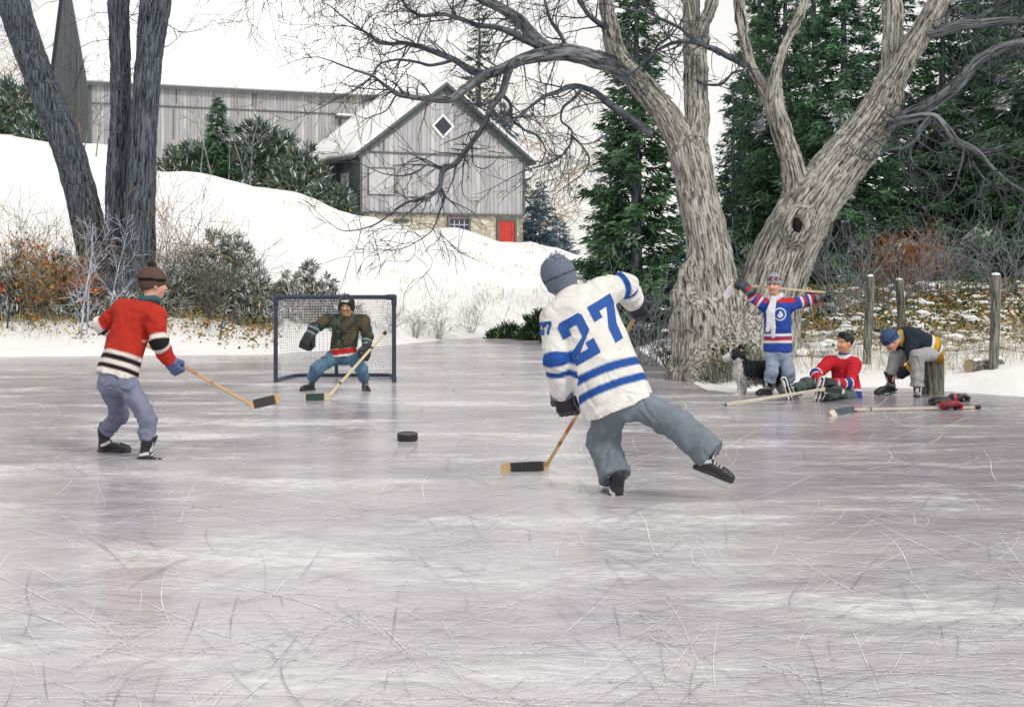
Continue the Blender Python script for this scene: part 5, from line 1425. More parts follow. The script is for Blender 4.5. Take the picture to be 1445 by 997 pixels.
def hand_parts(s, wrist, hand, palm_n, side, curl=.9, k=.012):
    """five fingers on a palm; hand = knuckle centre"""
    x = unit(hand - wrist); y = unit(side - x * (side @ x)); z = np.cross(x, y)
    if z @ palm_n > 0: pn = z
    else: pn = -z
    s.cone(wrist, hand, .027, .032, k, (z, .55))
    for i, L in ((-1.5, .058), (-.5, .068), (.5, .064), (1.5, .05)):
        b = hand + y * i * .018; m_ = b + (x * math.cos(curl * .5) + pn * math.sin(curl * .5)) * L * .5; e = m_ + (x * math.cos(curl * 1.5) + pn * math.sin(curl * 1.5)) * L * .5
        s.cone(b, m_, .0095, .009, .006); s.cone(m_, e, .009, .0075, .006)
    b = wrist + x * .03 + y * -.026; m_ = b + (x * .6 - y * .55 + pn * .4) * .035; e = m_ + (x * .8 + pn * .5) * .03
    s.cone(b, m_, .012, .0105, .01); s.cone(m_, e, .0105, .0085, .006)

def figure(label, J, f, look, up_head, torso_hw=.19, sz=1., skin=(.62, .34, .22), jersey=None, pants=None, gloved=True, base=None, bare_hands=None, hem_n=None, sleeve=(.085, .075, .066), leg=(.094, .078, .068), neckr=.055, res=.011, hem_flat=.75, cuffs=(.035, .035)):
    """J: joints (pelvis hem chest neck head sL sR eL eR wL wR hL hR pL pR kL kR aL aR) ; returns the body object.
    jersey / pants: functions (V, where) -> colours"""
    J = {k: np.asarray(v, float) for k, v in J.items()}
    a = unit(J['chest'] - J['pelvis']); n = unit(f - a * (f @ a)); lat = np.cross(a, n)
    body = SDF()
    body.cone(J['pelvis'], J['chest'], .125 * sz, .14 * sz, .03, (n, .68)); body.cone(J['sL'], J['sR'], .055 * sz, None, .05)
    body.cone(J['chest'], J['neck'], .10 * sz, neckr * .95 * sz, .05); body.cone(J['neck'], J['head'] - unit(up_head) * .05 * sz, neckr * sz, .052 * sz, .03)
    Rh = head_parts(body, J['head'], look, np.asarray(up_head, float), sz)
    for q in 'LR':
        body.cone(J['s' + q], J['e' + q], .048 * sz, .038 * sz, .03); body.cone(J['e' + q], J['w' + q], .038 * sz, .027 * sz, .02)
        body.cone(J['p' + q], J['k' + q], .075 * sz, .052 * sz, .04); body.cone(J['k' + q], J['a' + q], .050 * sz, .036 * sz, .02)
        bx_, _, bz_ = frame(J['t' + q], J.get('u' + q, A(0, 0, 1))); an = J['a' + q]
        body.cone(an, an + bx_ * .015 - bz_ * .075, .030, .026, .02); body.cone(an + bx_ * .02 - bz_ * .085, an + bx_ * .12 - bz_ * .097, .024, .022, .02)
        if bare_hands and q in bare_hands: hand_parts(body, J['w' + q], J['h' + q], *bare_hands[q])
        else:
            x_ = unit(J['h' + q] - J['w' + q]); y_ = unit(np.cross(x_, A(.3, .5, .8)))
            body.cone(J['w' + q], J['w' + q] + x_ * .05, .026 * sz, .024 * sz, .02)
            for i in (-1.5, -.5, .5, 1.5): body.cone(J['w' + q] + x_ * .05 + y_ * i * .012, J['w' + q] + y_ * i * .014 + x_ * .085, .0085, .008, .004)
    V, F = body.mesh(res if not bare_hands else .0075)
    b_ = base if base is not None else A(J['pelvis'][0], J['pelvis'][1], 0)
    o = mk('person', V, F, M_SKIN, base=b_, col=face_cols(V, J['head'], Rh, sz, skin)); tag(o, label, 'person')
    # eyes
    for sg in (-1, 1):
        s = SDF(); s.ell(J['head'] + (Rh[0] * .0735 + Rh[1] * sg * .033 + Rh[2] * .004) * sz, A(.012, .012, .011) * sz); Ve, Fe = s.mesh(.004)
        qe = (Ve - J['head']) @ Rh.T / sz; ce = np.tile(A(.5, .47, .44), (len(Ve), 1)); ce[(qe[:, 1] - sg * .033) ** 2 + (qe[:, 2] - .004) ** 2 < .0070 ** 2] = A(.02, .015, .012)
        mk('eye', Ve, Fe, M_SKIN, o, col=ce)
    # trousers
    lg = SDF(); r0, r1, r2 = (x * sz for x in leg)
    top = J['pelvis'] + a * .10
    lg.cone(J['pelvis'], top, .155 * sz, .145 * sz, .03, (n, .75))
    for q, cf_ in zip('LR', cuffs):
        lg.cone(J['pelvis'] * .45 + J['p' + q] * .55, J['p' + q], r0 * 1.08, r0 * 1.02, .06); lg.cone(J['p' + q], J['k' + q], r0, r1, .025); lg.cone(J['k' + q], J['a' + q] + unit(J['a' + q] - J['k' + q]) * max(0, -cf_), r1, r2, .03)
        sh_ = unit(J['a' + q] - J['k' + q]); e_ = J['a' + q] - sh_ * cf_; sx_ = unit(np.cross(sh_, A(.2, .9, .3))); lg.box(e_ + sh_ * .13, (.13, .11, .11), .004, np.stack([sh_, sx_, np.cross(sh_, sx_)]), .006, '-')
    V, F = lg.mesh(.013)
    Nn = vnormals(V, F)
    al, amp = np.zeros(len(V)), np.full(len(V), .004); best = np.full(len(V), 9.)
    for q in 'LR':
        for p0, p1 in ((J['p' + q], J['k' + q]), (J['k' + q], J['a' + q])):
            d, t_ = seg(V, p0, p1); L = np.linalg.norm(p1 - p0); mm = d < best
            al[mm] = (t_ * L + (7 if p0 is J['k' + q] else 0))[mm]; best[mm] = d[mm]
            w_ = np.exp(-((1 - t_) * L / .16) ** 2) + .35 * np.exp(-(t_ * L / .14) ** 2); amp[mm] = (.003 + .011 * w_)[mm]
    ph_ = al * 52 + 3.4 * wob(V, 7, 1); V = V + Nn * (amp * 1.05 * (1 - 2 * np.abs(np.sin(ph_ * .5)) ** .7) * (.5 + .5 * wob(V, 6, 2)) + .007 * wob(V, 8, 3) + .004 * (1 - 2 * np.abs(wob(V, 11, 5))))[:, None]
    mk('trousers', V, F, M_CLOTH, o, col=pants(V, J))
    # jersey
    je = SDF(); s0, s1, s2 = (x * sz for x in sleeve)
    hem = J['hem']; ha = unit(J['chest'] - hem); hn = unit(n - ha * (n @ ha))
    je.cone(hem - ha * .15, J['chest'], torso_hw * 1.07, torso_hw * .98, .03, (hn, hem_flat)); je.cut(hem, hem_n if hem_n is not None else ha)
    je.cone(J['sL'], J['sR'], .088 * sz, None, .06); je.cone(J['chest'], J['neck'] - unit(up_head) * .01, .12 * sz, (neckr + .018) * sz, .05)
    for q in 'LR':
        je.cone(J['s' + q], J['e' + q], s0, s1, .035); w_ = J['w' + q] + (J['e' + q] - J['w' + q]) * .06; je.cone(J['e' + q], w_, s1, s2, .025)
    V, F = je.mesh(.011); Nn = vnormals(V, F)
    al, amp, kind = np.zeros(len(V)), np.full(len(V), .004), np.zeros(len(V), int); best = seg(V, hem, J['chest'])[0] - torso_hw * .62
    tb = np.clip((V - hem) @ ha, 0, 9)
    for qi, q in enumerate('LR'):
        for wi, (p0, p1) in enumerate(((J['s' + q], J['e' + q]), (J['e' + q], J['w' + q]))):
            d, t_ = seg(V, p0, p1); d = d - s1; L = np.linalg.norm(p1 - p0); mm = (d < best) & np.where(wi == 1, (t_ > .01) | (d < s1 * .5), t_ > .22)
            best[mm] = d[mm]; kind[mm] = qi * 2 + wi + 1
            al[mm] = ((1 - t_) * L + (np.linalg.norm(J['w' + q] - J['e' + q]) if wi == 0 else 0))[mm]
            w_ = np.exp(-((1 - t_) * L / .13) ** 2) if wi == 0 else np.exp(-(t_ * L / .13) ** 2); amp[mm] = (.003 + .009 * w_)[mm]
    arm = kind > 0
    lt = V @ lat
    cr_ = (V - J['chest']) @ (lat * .8 + ha * .6)
    fold = np.where(arm, 1.3 * amp * (1 - 2 * np.abs(np.sin(al * 30 + 1.6 * wob(V, 7, 4))) ** .7) * (.55 + .45 * wob(V, 5, 5)) + .004 * wob(V, 9, 2), .011 * (1 - 2 * np.abs(np.sin(lt * 15 + 1.9 * wob(V, 3.0, 6))) ** .8) * np.clip(1 - tb / .5, 0, 1) * (.5 + .5 * wob(V, 3, 8)) + .007 * (1 - 2 * np.abs(np.sin(cr_ * 17 + 1.5 * wob(V, 3.4, 9))) ** .7) * np.clip(tb / .25, 0, 1) * (.4 + .6 * wob(V, 2.5, 3)) + .006 * wob(V, 7, 7))
    V2 = V + Nn * fold[:, None]
    mk('jersey', V2, F, M_CLOTH, o, col=jersey(V, kind, al, tb, lat, J))
    J.update(n=n, a=a, lat=lat, Rh=Rh, ha=ha, hn=hn); o_je = [c for c in o.children if c.name.startswith('jersey')][0]
    return o, J, o_je
def striped(main, hem=(), sleeve=(), yoke=None, cuff=None):
    """stripes (from, to, colour) in metres up from the hem / back from the wrist"""
    def fn(V, kind, al, tb, lat, J):
        c = np.tile(np.asarray(main, float), (len(V), 1)); arm = kind > 0
        if yoke is not None:
            d, t_ = seg(V, J['sL'], J['sR']); c[(~arm | (al > .42)) & (d < .105) & ((V - J['chest']) @ unit(J['neck'] - J['chest']) > .05)] = yoke
        def band(x, s0, s1): return np.clip((x - s0) / .011 + .5, 0, 1) * np.clip((s1 - x) / .011 + .5, 0, 1)
        for s0, s1, col in hem: k_ = (band(tb, s0 if s0 > 0 else -1, s1) * ~arm)[:, None]; c = c * (1 - k_) + np.asarray(col) * k_
        for s0, s1, col in sleeve: k_ = (band(al, s0 if s0 > 0 else -1, s1) * arm)[:, None]; c = c * (1 - k_) + np.asarray(col) * k_
        return c
    return fn
def solid(c, v=.0):
    def fn(V, J): return np.tile(np.asarray(c, float), (len(V), 1)) * (1 + v * wob(V, 4, 9) + .8 * v * wob(V * A(1, 1, .4), 22, 3))[:, None]
    return fn
def cap(parent, J, sz=1.0, col=None, lift=.035, height=.075, name='hat', tilt=0., rim=.020, pom=None, ribbed=True, pat=None):
    """a knitted hat pulled down over the skull"""
    Rm = J['Rh']; C = J['head']; x, y, z = Rm; s = SDF()
    g_ = lambda a, b, c: C + (x * a + y * b + z * c) * sz
    s.ell(g_(-.014, 0, .040), A(.117, .098, height + .045) * sz, Rm); s.cut(g_(.03, 0, lift - .012), z + x * (-.30 + tilt))
    s.cone(g_(-.016, 0, lift + .012), g_(-.020, 0, lift + .040), .102 * sz, .102 * sz, .01, (y, .86)); s.cut(g_(.03, 0, lift - .014), z + x * (-.30 + tilt))
    V, F = s.mesh(.009); Nn = vnormals(V, F); q = (V - C) @ Rm.T / sz
    th = np.arctan2(q[:, 1], q[:, 0] + .014)
    if ribbed: V = V + Nn * (.0022 * np.sin(th * 34))[:, None]
    c = np.tile(np.asarray(col, float), (len(V), 1)) if pat is None else pat(q, th)
    o = mk(name, V, F, M_KNIT, parent, col=c)
    if pom is not None:
        s = SDF(); s.ell(g_(-.022, 0, height + .095), A(.034, .034, .030) * sz); V, F = s.mesh(.006, lambda P: .008 * wob(P, 90, 3)); mk('pompom', V, F, M_KNIT, o, col=np.tile(pom, (len(V), 1)))
    return o
def scarf_ring(parent, J, col, r=.085, t_=.030, name='scarf', tails=()):
    C = J['neck'] + unit(J['head'] - J['neck']) * .015; ax = unit(J['head'] - J['neck']); u = unit(np.cross(ax, A(1, .3, 0))); v = np.cross(ax, u)
    a = np.linspace(0, 2 * np.pi, 30); s = SDF()
    P = C + np.outer(np.cos(a) * r, u) + np.outer(np.sin(a) * r, v) + np.outer(.012 * np.sin(a * 2), ax)
    for i in range(29): s.cone(P[i], P[i + 1], t_, t_, .01)
    for tl in tails:
        for i in range(len(tl) - 1): s.cone(tl[i], tl[i + 1], .030, .033, .015, (J['n'], .5))
    V, F = s.mesh(.010, lambda X: .004 * wob(X * A(1, 1, .5), 30, 2))
    return mk(name, V, F, M_KNIT, parent, col=np.tile(col, (len(V), 1)))
def decal(name, polys, parent, me_obj, origin, ux, uy, nrm, mat_, off=.004, cuts=4):
    """flat shapes (metres in ux, uy) laid onto the cloth surface"""
    import bmesh
    from mathutils.bvhtree import BVHTree
    ob = me_obj; me = ob.data; wl_ = world_loc(ob)
    V = np.empty(len(me.vertices) * 3, np.float32); me.vertices.foreach_get('co', V); V = V.reshape(-1, 3) + wl_
    bvh = BVHTree.FromPolygons([tuple(v) for v in V], [tuple(p.vertices) for p in me.polygons])
    bm = bmesh.new()
    for po in polys:
        fs = bm.faces.new([bm.verts.new((x, y, 0)) for x, y in po])
    bmesh.ops.triangulate(bm, faces=bm.faces[:])
    for _ in range(cuts): bmesh.ops.subdivide_edges(bm, edges=[e for e in bm.edges if e.calc_length() > .018], cuts=1, use_grid_fill=True)
    bmesh.ops.triangulate(bm, faces=[f for f in bm.faces if len(f.verts) > 3])
    for v in bm.verts:
        p = np.asarray(origin) + ux * v.co.x + uy * v.co.y
        h = bvh.ray_cast(Vector(p + nrm * .35), Vector(-nrm), 1.0)
        q = np.array(h[0]) + nrm * off if h[0] is not None else p
        v.co = Vector(q - world_loc(parent))
    me2 = bpy.data.meshes.new(name); bm.to_mesh(me2); bm.free(); me2.materials.append(mat_)
    for p in me2.polygons: p.use_smooth = True
    me2.update()
    return link(name, me2, parent)
def block(ch, w, h, t):
    """blocky athletic digits as convex-ish polygons"""
    c = t * .35
    if ch == '2': return [[(c, h), (w - c, h), (w, h - c), (w, h - t), (0, h - t), (0, h - c)], [(0, h - t), (t, h - t), (t, h - t * 1.75), (0, h - t * 1.75)], [(w - t, h - t), (w, h - t), (w, h * .55), (w - t, h * .50)],
                          [(w, h * .55), (w - t, h * .50), (0, t * 1.35), (t * .9, t)], [(0, t * 1.35), (t * .9, t), (w, t), (w, 0), (0, 0)], [(w - t, t), (w - t, t * 1.7), (w, t * 1.7), (w, t)]]
    if ch == '7': return [[(0, h), (w, h), (w, h - t), (0, h - t)], [(0, h - t), (t, h - t), (t, h - t * 1.75), (0, h - t * 1.75)], [(w - t, h - t), (w, h - t), (w * .72, h * .36), (w * .68, t * .0), (w * .68 - t, 0), (w * .70 - t, h * .36)]]

# ================= the boy in the red jersey (left, skating away) =======================
Y0 = 13.4
W = lambda x, y, d=0.: at(x, y, Y0 + d)
J = dict(pelvis=W(164, 532, -.05), hem=W(162, 533, -.05), chest=W(189, 455, .06), neck=W(210, 426, .10), head=W(216, 401, .14), sL=W(173, 436, .18), sR=W(219, 446, -.08), eL=W(144, 459, .26), wL=W(172, 480, .36), hL=W(188, 485, .36),
         eR=W(225, 484, -.14), wR=W(238, 507, -.04), hR=W(246, 517, .0), pL=W(154, 540, .0), pR=W(178, 541, -.10), kL=W(168, 584, .2), kR=W(208, 588, -.10), aL=W(147, 614, .30), aR=W(207, 629, -.14), tL=A(.45, .1, -.12), tR=A(.75, -.25, -.28))
tL_l, tR_l = unit(A(.75, .35, -.05)), unit(A(.85, -.2, -.25))
J['tL'], J['tR'] = tL_l, tR_l
red, wh, bl = A(.47, .035, .022), A(.74, .72, .68), A(.015, .015, .018)
p1, J, jo = figure('boy skating away in a red jersey with striped hem and brown pompom hat', J, A(.55, .83, 0), A(.86, .48, -.06), (0.05, 0, 1), .188, 1.0, (.62, .36, .27),
    striped(red, [(0, .052, wh), (.052, .090, bl), (.090, .130, wh), (.130, .172, bl), (.172, .205, wh)], [(.125, .165, wh), (.165, .205, bl), (.205, .245, wh)]), solid((.21, .225, .32), .12), base=A(W(180, 640)[0], 13.4, 0))
cap(p1, J, 1.0, A(.09, .055, .045), -.004, .066, pom=A(.05, .03, .025), pat=lambda q, th: np.where((np.abs(q[:, 2] - .038) < .013)[:, None], A(.014, .012, .014), A(.12, .075, .062)))
scarf_ring(p1, J, A(.05, .12, .15), .070, .026)
glove(p1, J['wR'], J['hR'], grip=unit(W(352, 568, .8) - W(190, 478, .36)), key='blue_mitt', main=A(.10, .14, .30), trim=A(.07, .10, .22), cuff=.03, size=.85, back=A(.3, -.8, .4))
glove(p1, J['wL'], J['hL'], grip=unit(W(352, 568, .8) - W(190, 478, .36)), key='blue_mitt', size=.85, mirror=True)
skate(p1, J['aL'], tL_l, (0, 0, 1), 'black_white'); skate(p1, J['aR'], tR_l, (0.2, 0, 1), 'black_white')
stick('straight grained wooden stick with black taped blade held by the boy in the red jersey', W(184, 474, .40), W(355, 571, .8), W(393, 562, .95), wood=(.58, .36, .16), marks=((.42, .56, (.42, .2, .1)), (.66, .69, (.3, .16, .1))), tapes=((0, .07),), up=(0, .2, 1), lie=.082)

# ================= the goalkeeper ======================================================
Y0 = 22.1
J = dict(pelvis=W(484, 499, 0), hem=W(485, 492, -.05), chest=W(488, 460, -.12), neck=W(489, 446, -.20), head=W(489, 431, -.24), sL=W(513, 453, -.10), sR=W(463, 451, -.10), eR=W(442, 464, -.22), wR=W(436, 477, -.30), hR=W(430, 487, -.34),
         eL=W(519, 474, -.16), wL=W(517, 489, -.32), hL=W(516, 499, -.40), pL=W(496, 503, 0), pR=W(472, 503, 0), kL=W(510, 521, -.20), kR=W(447, 520, -.20), aL=W(515, 537, -.02), aR=W(440, 536, -.02))
J['tL'], J['tR'] = unit(A(.28, -.9, 0)), unit(A(-.5, -.8, 0))
def camo(V, kind, al, tb, lat, J):
    a_ = wob(V * A(1, 1, 1.4), 9, 1); b_ = wob(V * A(1, 1, 1.4), 12, 5); c = np.tile(A(.040, .055, .045), (len(V), 1)); c[a_ > .25] = A(.10, .075, .045); c[b_ > .45] = A(.10, .12, .09); c[(a_ < -.5)] = A(.018, .024, .022); return c
p2, J, jo = figure('goalkeeper crouching in a camouflage jacket, blue jeans and black caged helmet', J, A(0, -1, 0), A(-.12, -1, -.12), (0, -.12, 1), .185, 1.0, (.88, .50, .28), camo, solid((.11, .20, .30), .22), base=A(W(480, 550)[0], 22.1, 0), hem_n=A(-.1, .1, 1), leg=(.098, .085, .074))
# white shirt tail with a red band below the jacket
s = SDF(); a_ = unit(J['chest'] - J['pelvis']); s.cone(J['pelvis'] - A(0, 0, .04), J['pelvis'] + a_ * .16, .186, .172, .02, (J['n'], .86)); s.cut(J['pelvis'] - A(0, 0, .035), A(-.10, 0, 1))
V, F = s.mesh(.011, lambda X: .005 * wob(X, 12, 2)); hh = V[:, 2] - J['pelvis'][2] - .13 * (V[:, 0] - J['pelvis'][0]); c = np.tile(WHITE * .95, (len(V), 1)); c[(hh > .0) & (hh < .075)] = A(.6, .03, .03); mk('shirt_tail', V, F, M_CLOTH, p2, col=c)
Rm = J['Rh']; C = J['head']; s = SDF(); g_ = lambda a, b, c: C + Rm[0] * a + Rm[1] * b + Rm[2] * c
s.ell(g_(-.012, 0, .035), A(.128, .108, .118), Rm); s.box(g_(.12, 0, -.03), (.05, .14, .062), .02, Rm, .01, '-'); s.cut(g_(0, 0, -.075), Rm[2]); s.box(g_(-.005, 0, .135), (.075, .018, .02), .012, Rm, .01)
for sg in (-1, 1): s.cone(g_(.0, sg * .095, -.02), g_(.01, sg * .09, -.055), .028, .022, .02)
V, F = s.mesh(.009); q = (V - C) @ Rm.T; c = np.tile(BLACK, (len(V), 1)); c[(np.abs(q[:, 2] - .075) < .010) & (q[:, 0] > .06) & (np.abs(q[:, 1]) < .05)] = A(.6, .6, .6)
hel = mk('helmet', V, F, M_GEAR, p2, col=c)
sg_a, sg_b = [], []
def cagept(u, v): return g_(.125 * math.cos(u * 1.0) - .008 - .02 * v * v, .105 * math.sin(u * 1.25), .032 - .125 * (v * .5 + .5))
for v in np.linspace(-1, 1, 5):
    for i in range(10): sg_a.append(cagept(-1 + i * .2, v)); sg_b.append(cagept(-.8 + i * .2, v))
for u in np.linspace(-1, 1, 4):
    for i in range(8): sg_a.append(cagept(u, -1 + i * .25)); sg_b.append(cagept(u, -.75 + i * .25))
V, F = prisms(sg_a, sg_b, .0036, .0036, 5); mk('face_cage', V, F, m_plain('dark_wire', (.03, .03, .035), .4, .2, 20, metal=.3), hel)
kw = dict(key='goalie_black', main=A(.016, .024, .026), trim=A(.20, .24, .25))
glove(p2, J['wR'] + A(.02, 0, .05), J['hR'], up=A(-.3, -1, .3), size=1.22, cuff=.09, **kw); gs = W(543, 470, -.25) - W(464, 559, -2.0); glove(p2, J['wL'], J['hL'], grip=unit(gs), size=1.1, mirror=True, back=A(0, -.9, .3), **kw)
skate(p2, J['aL'], J['tL'], key='plain_black', main=BLACK, trim=A(.08, .1, .1)); skate(p2, J['aR'], J['tR'], key='plain_black')
stick('pale goalkeeper stick with dark taped blade crossing in front of the goal', W(543, 470, -.25), W(464, 559, -2.0), W(429, 561, -2.12), wood=(.60, .52, .34), tapes=((0, .03), (.24, .27), (.80, .825)), lie=.09, knob=True, thick=.95, blade_tape=(.25, .93), tape=(.02, .045, .035))

# ================= the player with number 27 (seen from behind, lunging) ===============
Y0 = 10.9
J = dict(pelvis=W(880, 560, 0), hem=W(874, 575, -.0), chest=W(824, 450, .16), neck=W(803, 416, .20), head=W(789, 395, .26), sL=W(783, 450, .12), sR=W(850, 412, .20), eL=W(785, 508, .02), wL=W(793, 553, .10), hL=W(803, 583, .20), eR=W(882, 402, .30), wR=W(893, 424, .46), hR=W(903, 440, .52),
         pL=W(864, 574, .04), pR=W(898, 567, .0), kL=W(850, 622, .22), kR=W(955, 598, -.12), aL=W(871, 678, .05), aR=W(998, 636, -.22))
J['tL'], J['tR'] = unit(A(-.35, .9, 0)), unit(A(.88, -.12, -.34)); J['uR'] = unit(A(.34, -.15, .9))
ny = lambda s_: A(.03, .09, .30)
navy = A(.022, .085, .33)
p3, J, jo = figure('boy lunging in a white jersey with blue 27 on his back and grey trousers', J, A(-.25, 1, -.55), A(-.45, .88, -.12), (-.42, .05, 1), .244, 1.06, (.62, .36, .27),
    striped(A(.77, .76, .73), [(.10, .155, navy), (.215, .275, navy)], [(.14, .185, navy), (.225, .27, navy)]), solid((.20, .235, .275), .14), base=A(W(880, 690)[0], 10.9, 0), sleeve=(.098, .086, .076), leg=(.110, .100, .108), cuffs=(.02, -.045), hem_n=unit(A(-.42, 0, 1.0)), hem_flat=.84)
cap(p3, J, 1.16, A(.155, .18, .24), -.034, .066, pat=lambda q, th: np.where((np.abs(q[:, 2] - .018 + .1 * q[:, 0]) < .004)[:, None], A(.03, .035, .05), A(.165, .185, .245)))
# loose yarn tuft on top of the hat
tw = []; g2 = np.random.default_rng(3)
for k in range(110): grow(g2, J['head'] + J['Rh'][2] * .132 - J['Rh'][0] * .03 + g2.normal(0, .018, 3), g2.normal(0, 1, 3) + J['Rh'][2] * .6 - J['Rh'][0] * .3, .075, .0042, 0, tw, 3., 0, (0, 1), (.3, .5), .015)
V, F = sticks(tw, .003, 4); mk('yarn_tuft', V, F, M_KNIT, [c for c in p3.children if c.name.startswith('hat')][0], smooth=False, col=np.repeat(jit((.34, .37, .45), len(tw), g2, .3), 8, 0))
ba = unit(J['neck'] - (J['pelvis'] + A(0, 0, .05))); vd = unit(A(0, -1, 0)); bn = unit(vd - ba * (vd @ ba)); bx = np.cross(ba, bn); bx = bx if bx[0] > 0 else -bx
m_num = m_plain('blue_number_felt', tuple(navy), .85, .15, 60)
oc = W(837, 461, 0)
pol = [[(x - .218, y) for x, y in p] for p in block('2', .185, .30, .062)] + [[(x + .022, y) for x, y in p] for p in block('7', .185, .30, .062)]
ey = unit(W(815, 402) - W(852, 498)); ex = unit(W(868, 432) - W(806, 468)); ey = unit(ey - ex * (ex @ ey) * .6)
num = decal('back_number', [[(x, y - .165) for x, y in p] for p in pol], p3, jo, oc, ex, ey, A(0, -1, 0), m_num, .006)
pol = [[(x * .42 - .062, y * .42) for x, y in p] for p in block('2', .15, .22, .05)] + [[(x * .42 + .004, y * .42) for x, y in p] for p in block('7', .15, .22, .05)]
decal('sleeve_number', pol, p3, jo, J['sL'] * .62 + J['eL'] * .38, unit(A(.75, -.6, .1)), unit(J['sL'] - J['eL']), unit(A(-.75, -.65, 0)), m_num, .005, 3)
sd_ = unit(W(768, 655, 1.5) - W(906, 434, .52))
kw = dict(key='navy_black', main=A(.018, .02, .035), trim=A(.16, .19, .26))
glove(p3, J['wL'], J['hL'], grip=sd_, size=1.16, cuff=.0, mirror=True, back=A(-.3, -.9, .1), **kw); glove(p3, J['wR'], J['hR'], grip=sd_, size=1.0, back=A(.7, -.5, .3), **kw)
skate(p3, J['aL'], J['tL'], key='black_white', size=1.06); skate(p3, J['aR'], J['tR'], unit(A(.34, -.15, .9)), key='black_white', size=1.0)
stick('wooden stick with black taped blade held low by the boy in the number jersey', W(907, 430, .54), W(771, 657, 1.45), W(707, 661, 1.42), wood=(.56, .38, .18), marks=((.70, .78, (.4, .12, .06)), (.84, .86, (.15, .1, .06))), tapes=((.0, .045),), lie=.078, blade_tape=(.1, .80))

# ================= the standing boy with the stick across his shoulders ==================
Y0 = 21.1
J = dict(pelvis=W(1098, 497, 0), hem=W(1098, 496, 0), chest=W(1097, 440, 0), neck=W(1094, 420, -.01), head=W(1092, 402, -.05), sL=W(1115, 430, 0), sR=W(1078, 430, 0), eL=W(1141, 424, .03), wL=W(1154, 421, .03), hL=W(1166, 418, .05), eR=W(1063, 420, .02), wR=W(1056, 409, .0), hR=W(1048, 403, .02),
         pL=W(1108, 500, 0), pR=W(1090, 500, 0), kL=W(1112, 524, -.04), kR=W(1089, 524, -.06), aL=W(1114, 540, .02), aR=W(1085, 541, 0))
J['tL'], J['tR'] = unit(A(.35, -.9, 0)), unit(A(-.75, -.6, 0))
blue, rd = A(.03, .075, .36), A(.55, .03, .04)
def sbj(V, kind, al, tb, lat, J):
    c = striped(blue, [(.115, .150, WHITE), (.150, .19, rd), (.19, .205, blue), (.205, .235, WHITE)], [(.0, .10, rd), (.10, .125, WHITE), (.125, .17, blue), (.17, .21, rd), (.21, .235, WHITE)])(V, kind, al, tb, lat, J)
    d, t_ = seg(V, J['sL'], J['sR']); c[(kind == 0) & (V[:, 2] > J['sL'][2] + .03)] = rd; return c
p4, J, jo = figure('standing boy in blue jersey, white scarf and patterned cap, stick across his shoulders', J, A(-.1, -1, 0), A(-.42, -.9, -.05), (0, 0, 1), .18, .98, (.70, .38, .26), sbj, solid((.28, .35, .46), .14), base=A(W(1098, 555)[0], 21.1, 0), leg=(.098, .09, .088))
cap(p4, J, 1.02, A(.2, .2, .24), .020, .066, pat=lambda q, th: np.where(((np.abs(q[:, 2] - .082) < .026) & (np.sin(th * 9 + 2.2 * np.sign(np.sin(q[:, 2] * 150))) > -.5))[:, None], A(.16, .035, .05), A(.33, .34, .39)))
tl = [[J['neck'] + A(-.05, -.10, -.0), W(1085, 440, -.20), W(1085, 455, -.215), W(1083, 466, -.215)], [J['neck'] + A(-.03, -.11, -.02), W(1090, 444, -.21), W(1091, 462, -.225), W(1091, 474, -.225)]]
scarf_ring(p4, J, A(.66, .67, .70), .078, .034, tails=tl)
sk_ = W(1168, 413, .06) - W(1040, 402, .02)
kw = dict(key='slate_glove', main=A(.03, .045, .06), trim=A(.10, .14, .18))
glove(p4, J['wL'] + A(.0, 0, 0), J['hL'], up=A(0, .2, 1), **kw); glove(p4, J['wR'], J['hR'], up=A(-.4, -.4, .6), mirror=True, size=1.05, **kw)
skate(p4, J['aL'], J['tL'], key='plain_black'); skate(p4, J['aR'], J['tR'], key='plain_black')
stick('pale stick with white taped blade carried across the shoulders of the standing boy', W(1172, 413, .10), W(1036, 401, .12), W(1023, 419, .10), wood=(.64, .52, .34), tape=(.55, .55, .58), blade_tape=(.3, 1.1), tapes=((0, .05),), lie=.09, up=(-1, .1, -.4), knob=False)
# round crest on the chest
m_crw = m_plain('white_felt', (.66, .70, .76), .85, .1, 40); ca = np.arange(28) * 2 * np.pi / 28
co_ = W(1100, 443, -.1); dx, dz = unit(A(1, -.1, 0)), A(0, 0, 1)
cr = decal('crest', [[(.085 * math.cos(t_), .085 * math.sin(t_)) for t_ in ca]], p4, jo, co_, dx, dz, A(0, -1, 0), m_crw, .004, 3)
inn = [[(.068 * math.cos(t_), .068 * math.sin(t_)) for t_ in ca]]
m_crb = m_plain('blue_felt', tuple(blue), .85, .1, 40)
decal('crest_field', inn, p4, jo, co_, dx, dz, A(0, -1, 0), m_crb, .007, 3)
drop = [(.0, .045), (.03, .02), (.042, -.012), (.026, -.042), (-.018, -.046), (-.04, -.02), (-.02, .002)]
decal('crest_drop', [drop], p4, jo, co_, dx, dz, A(0, -1, 0), m_crw, .010, 2)

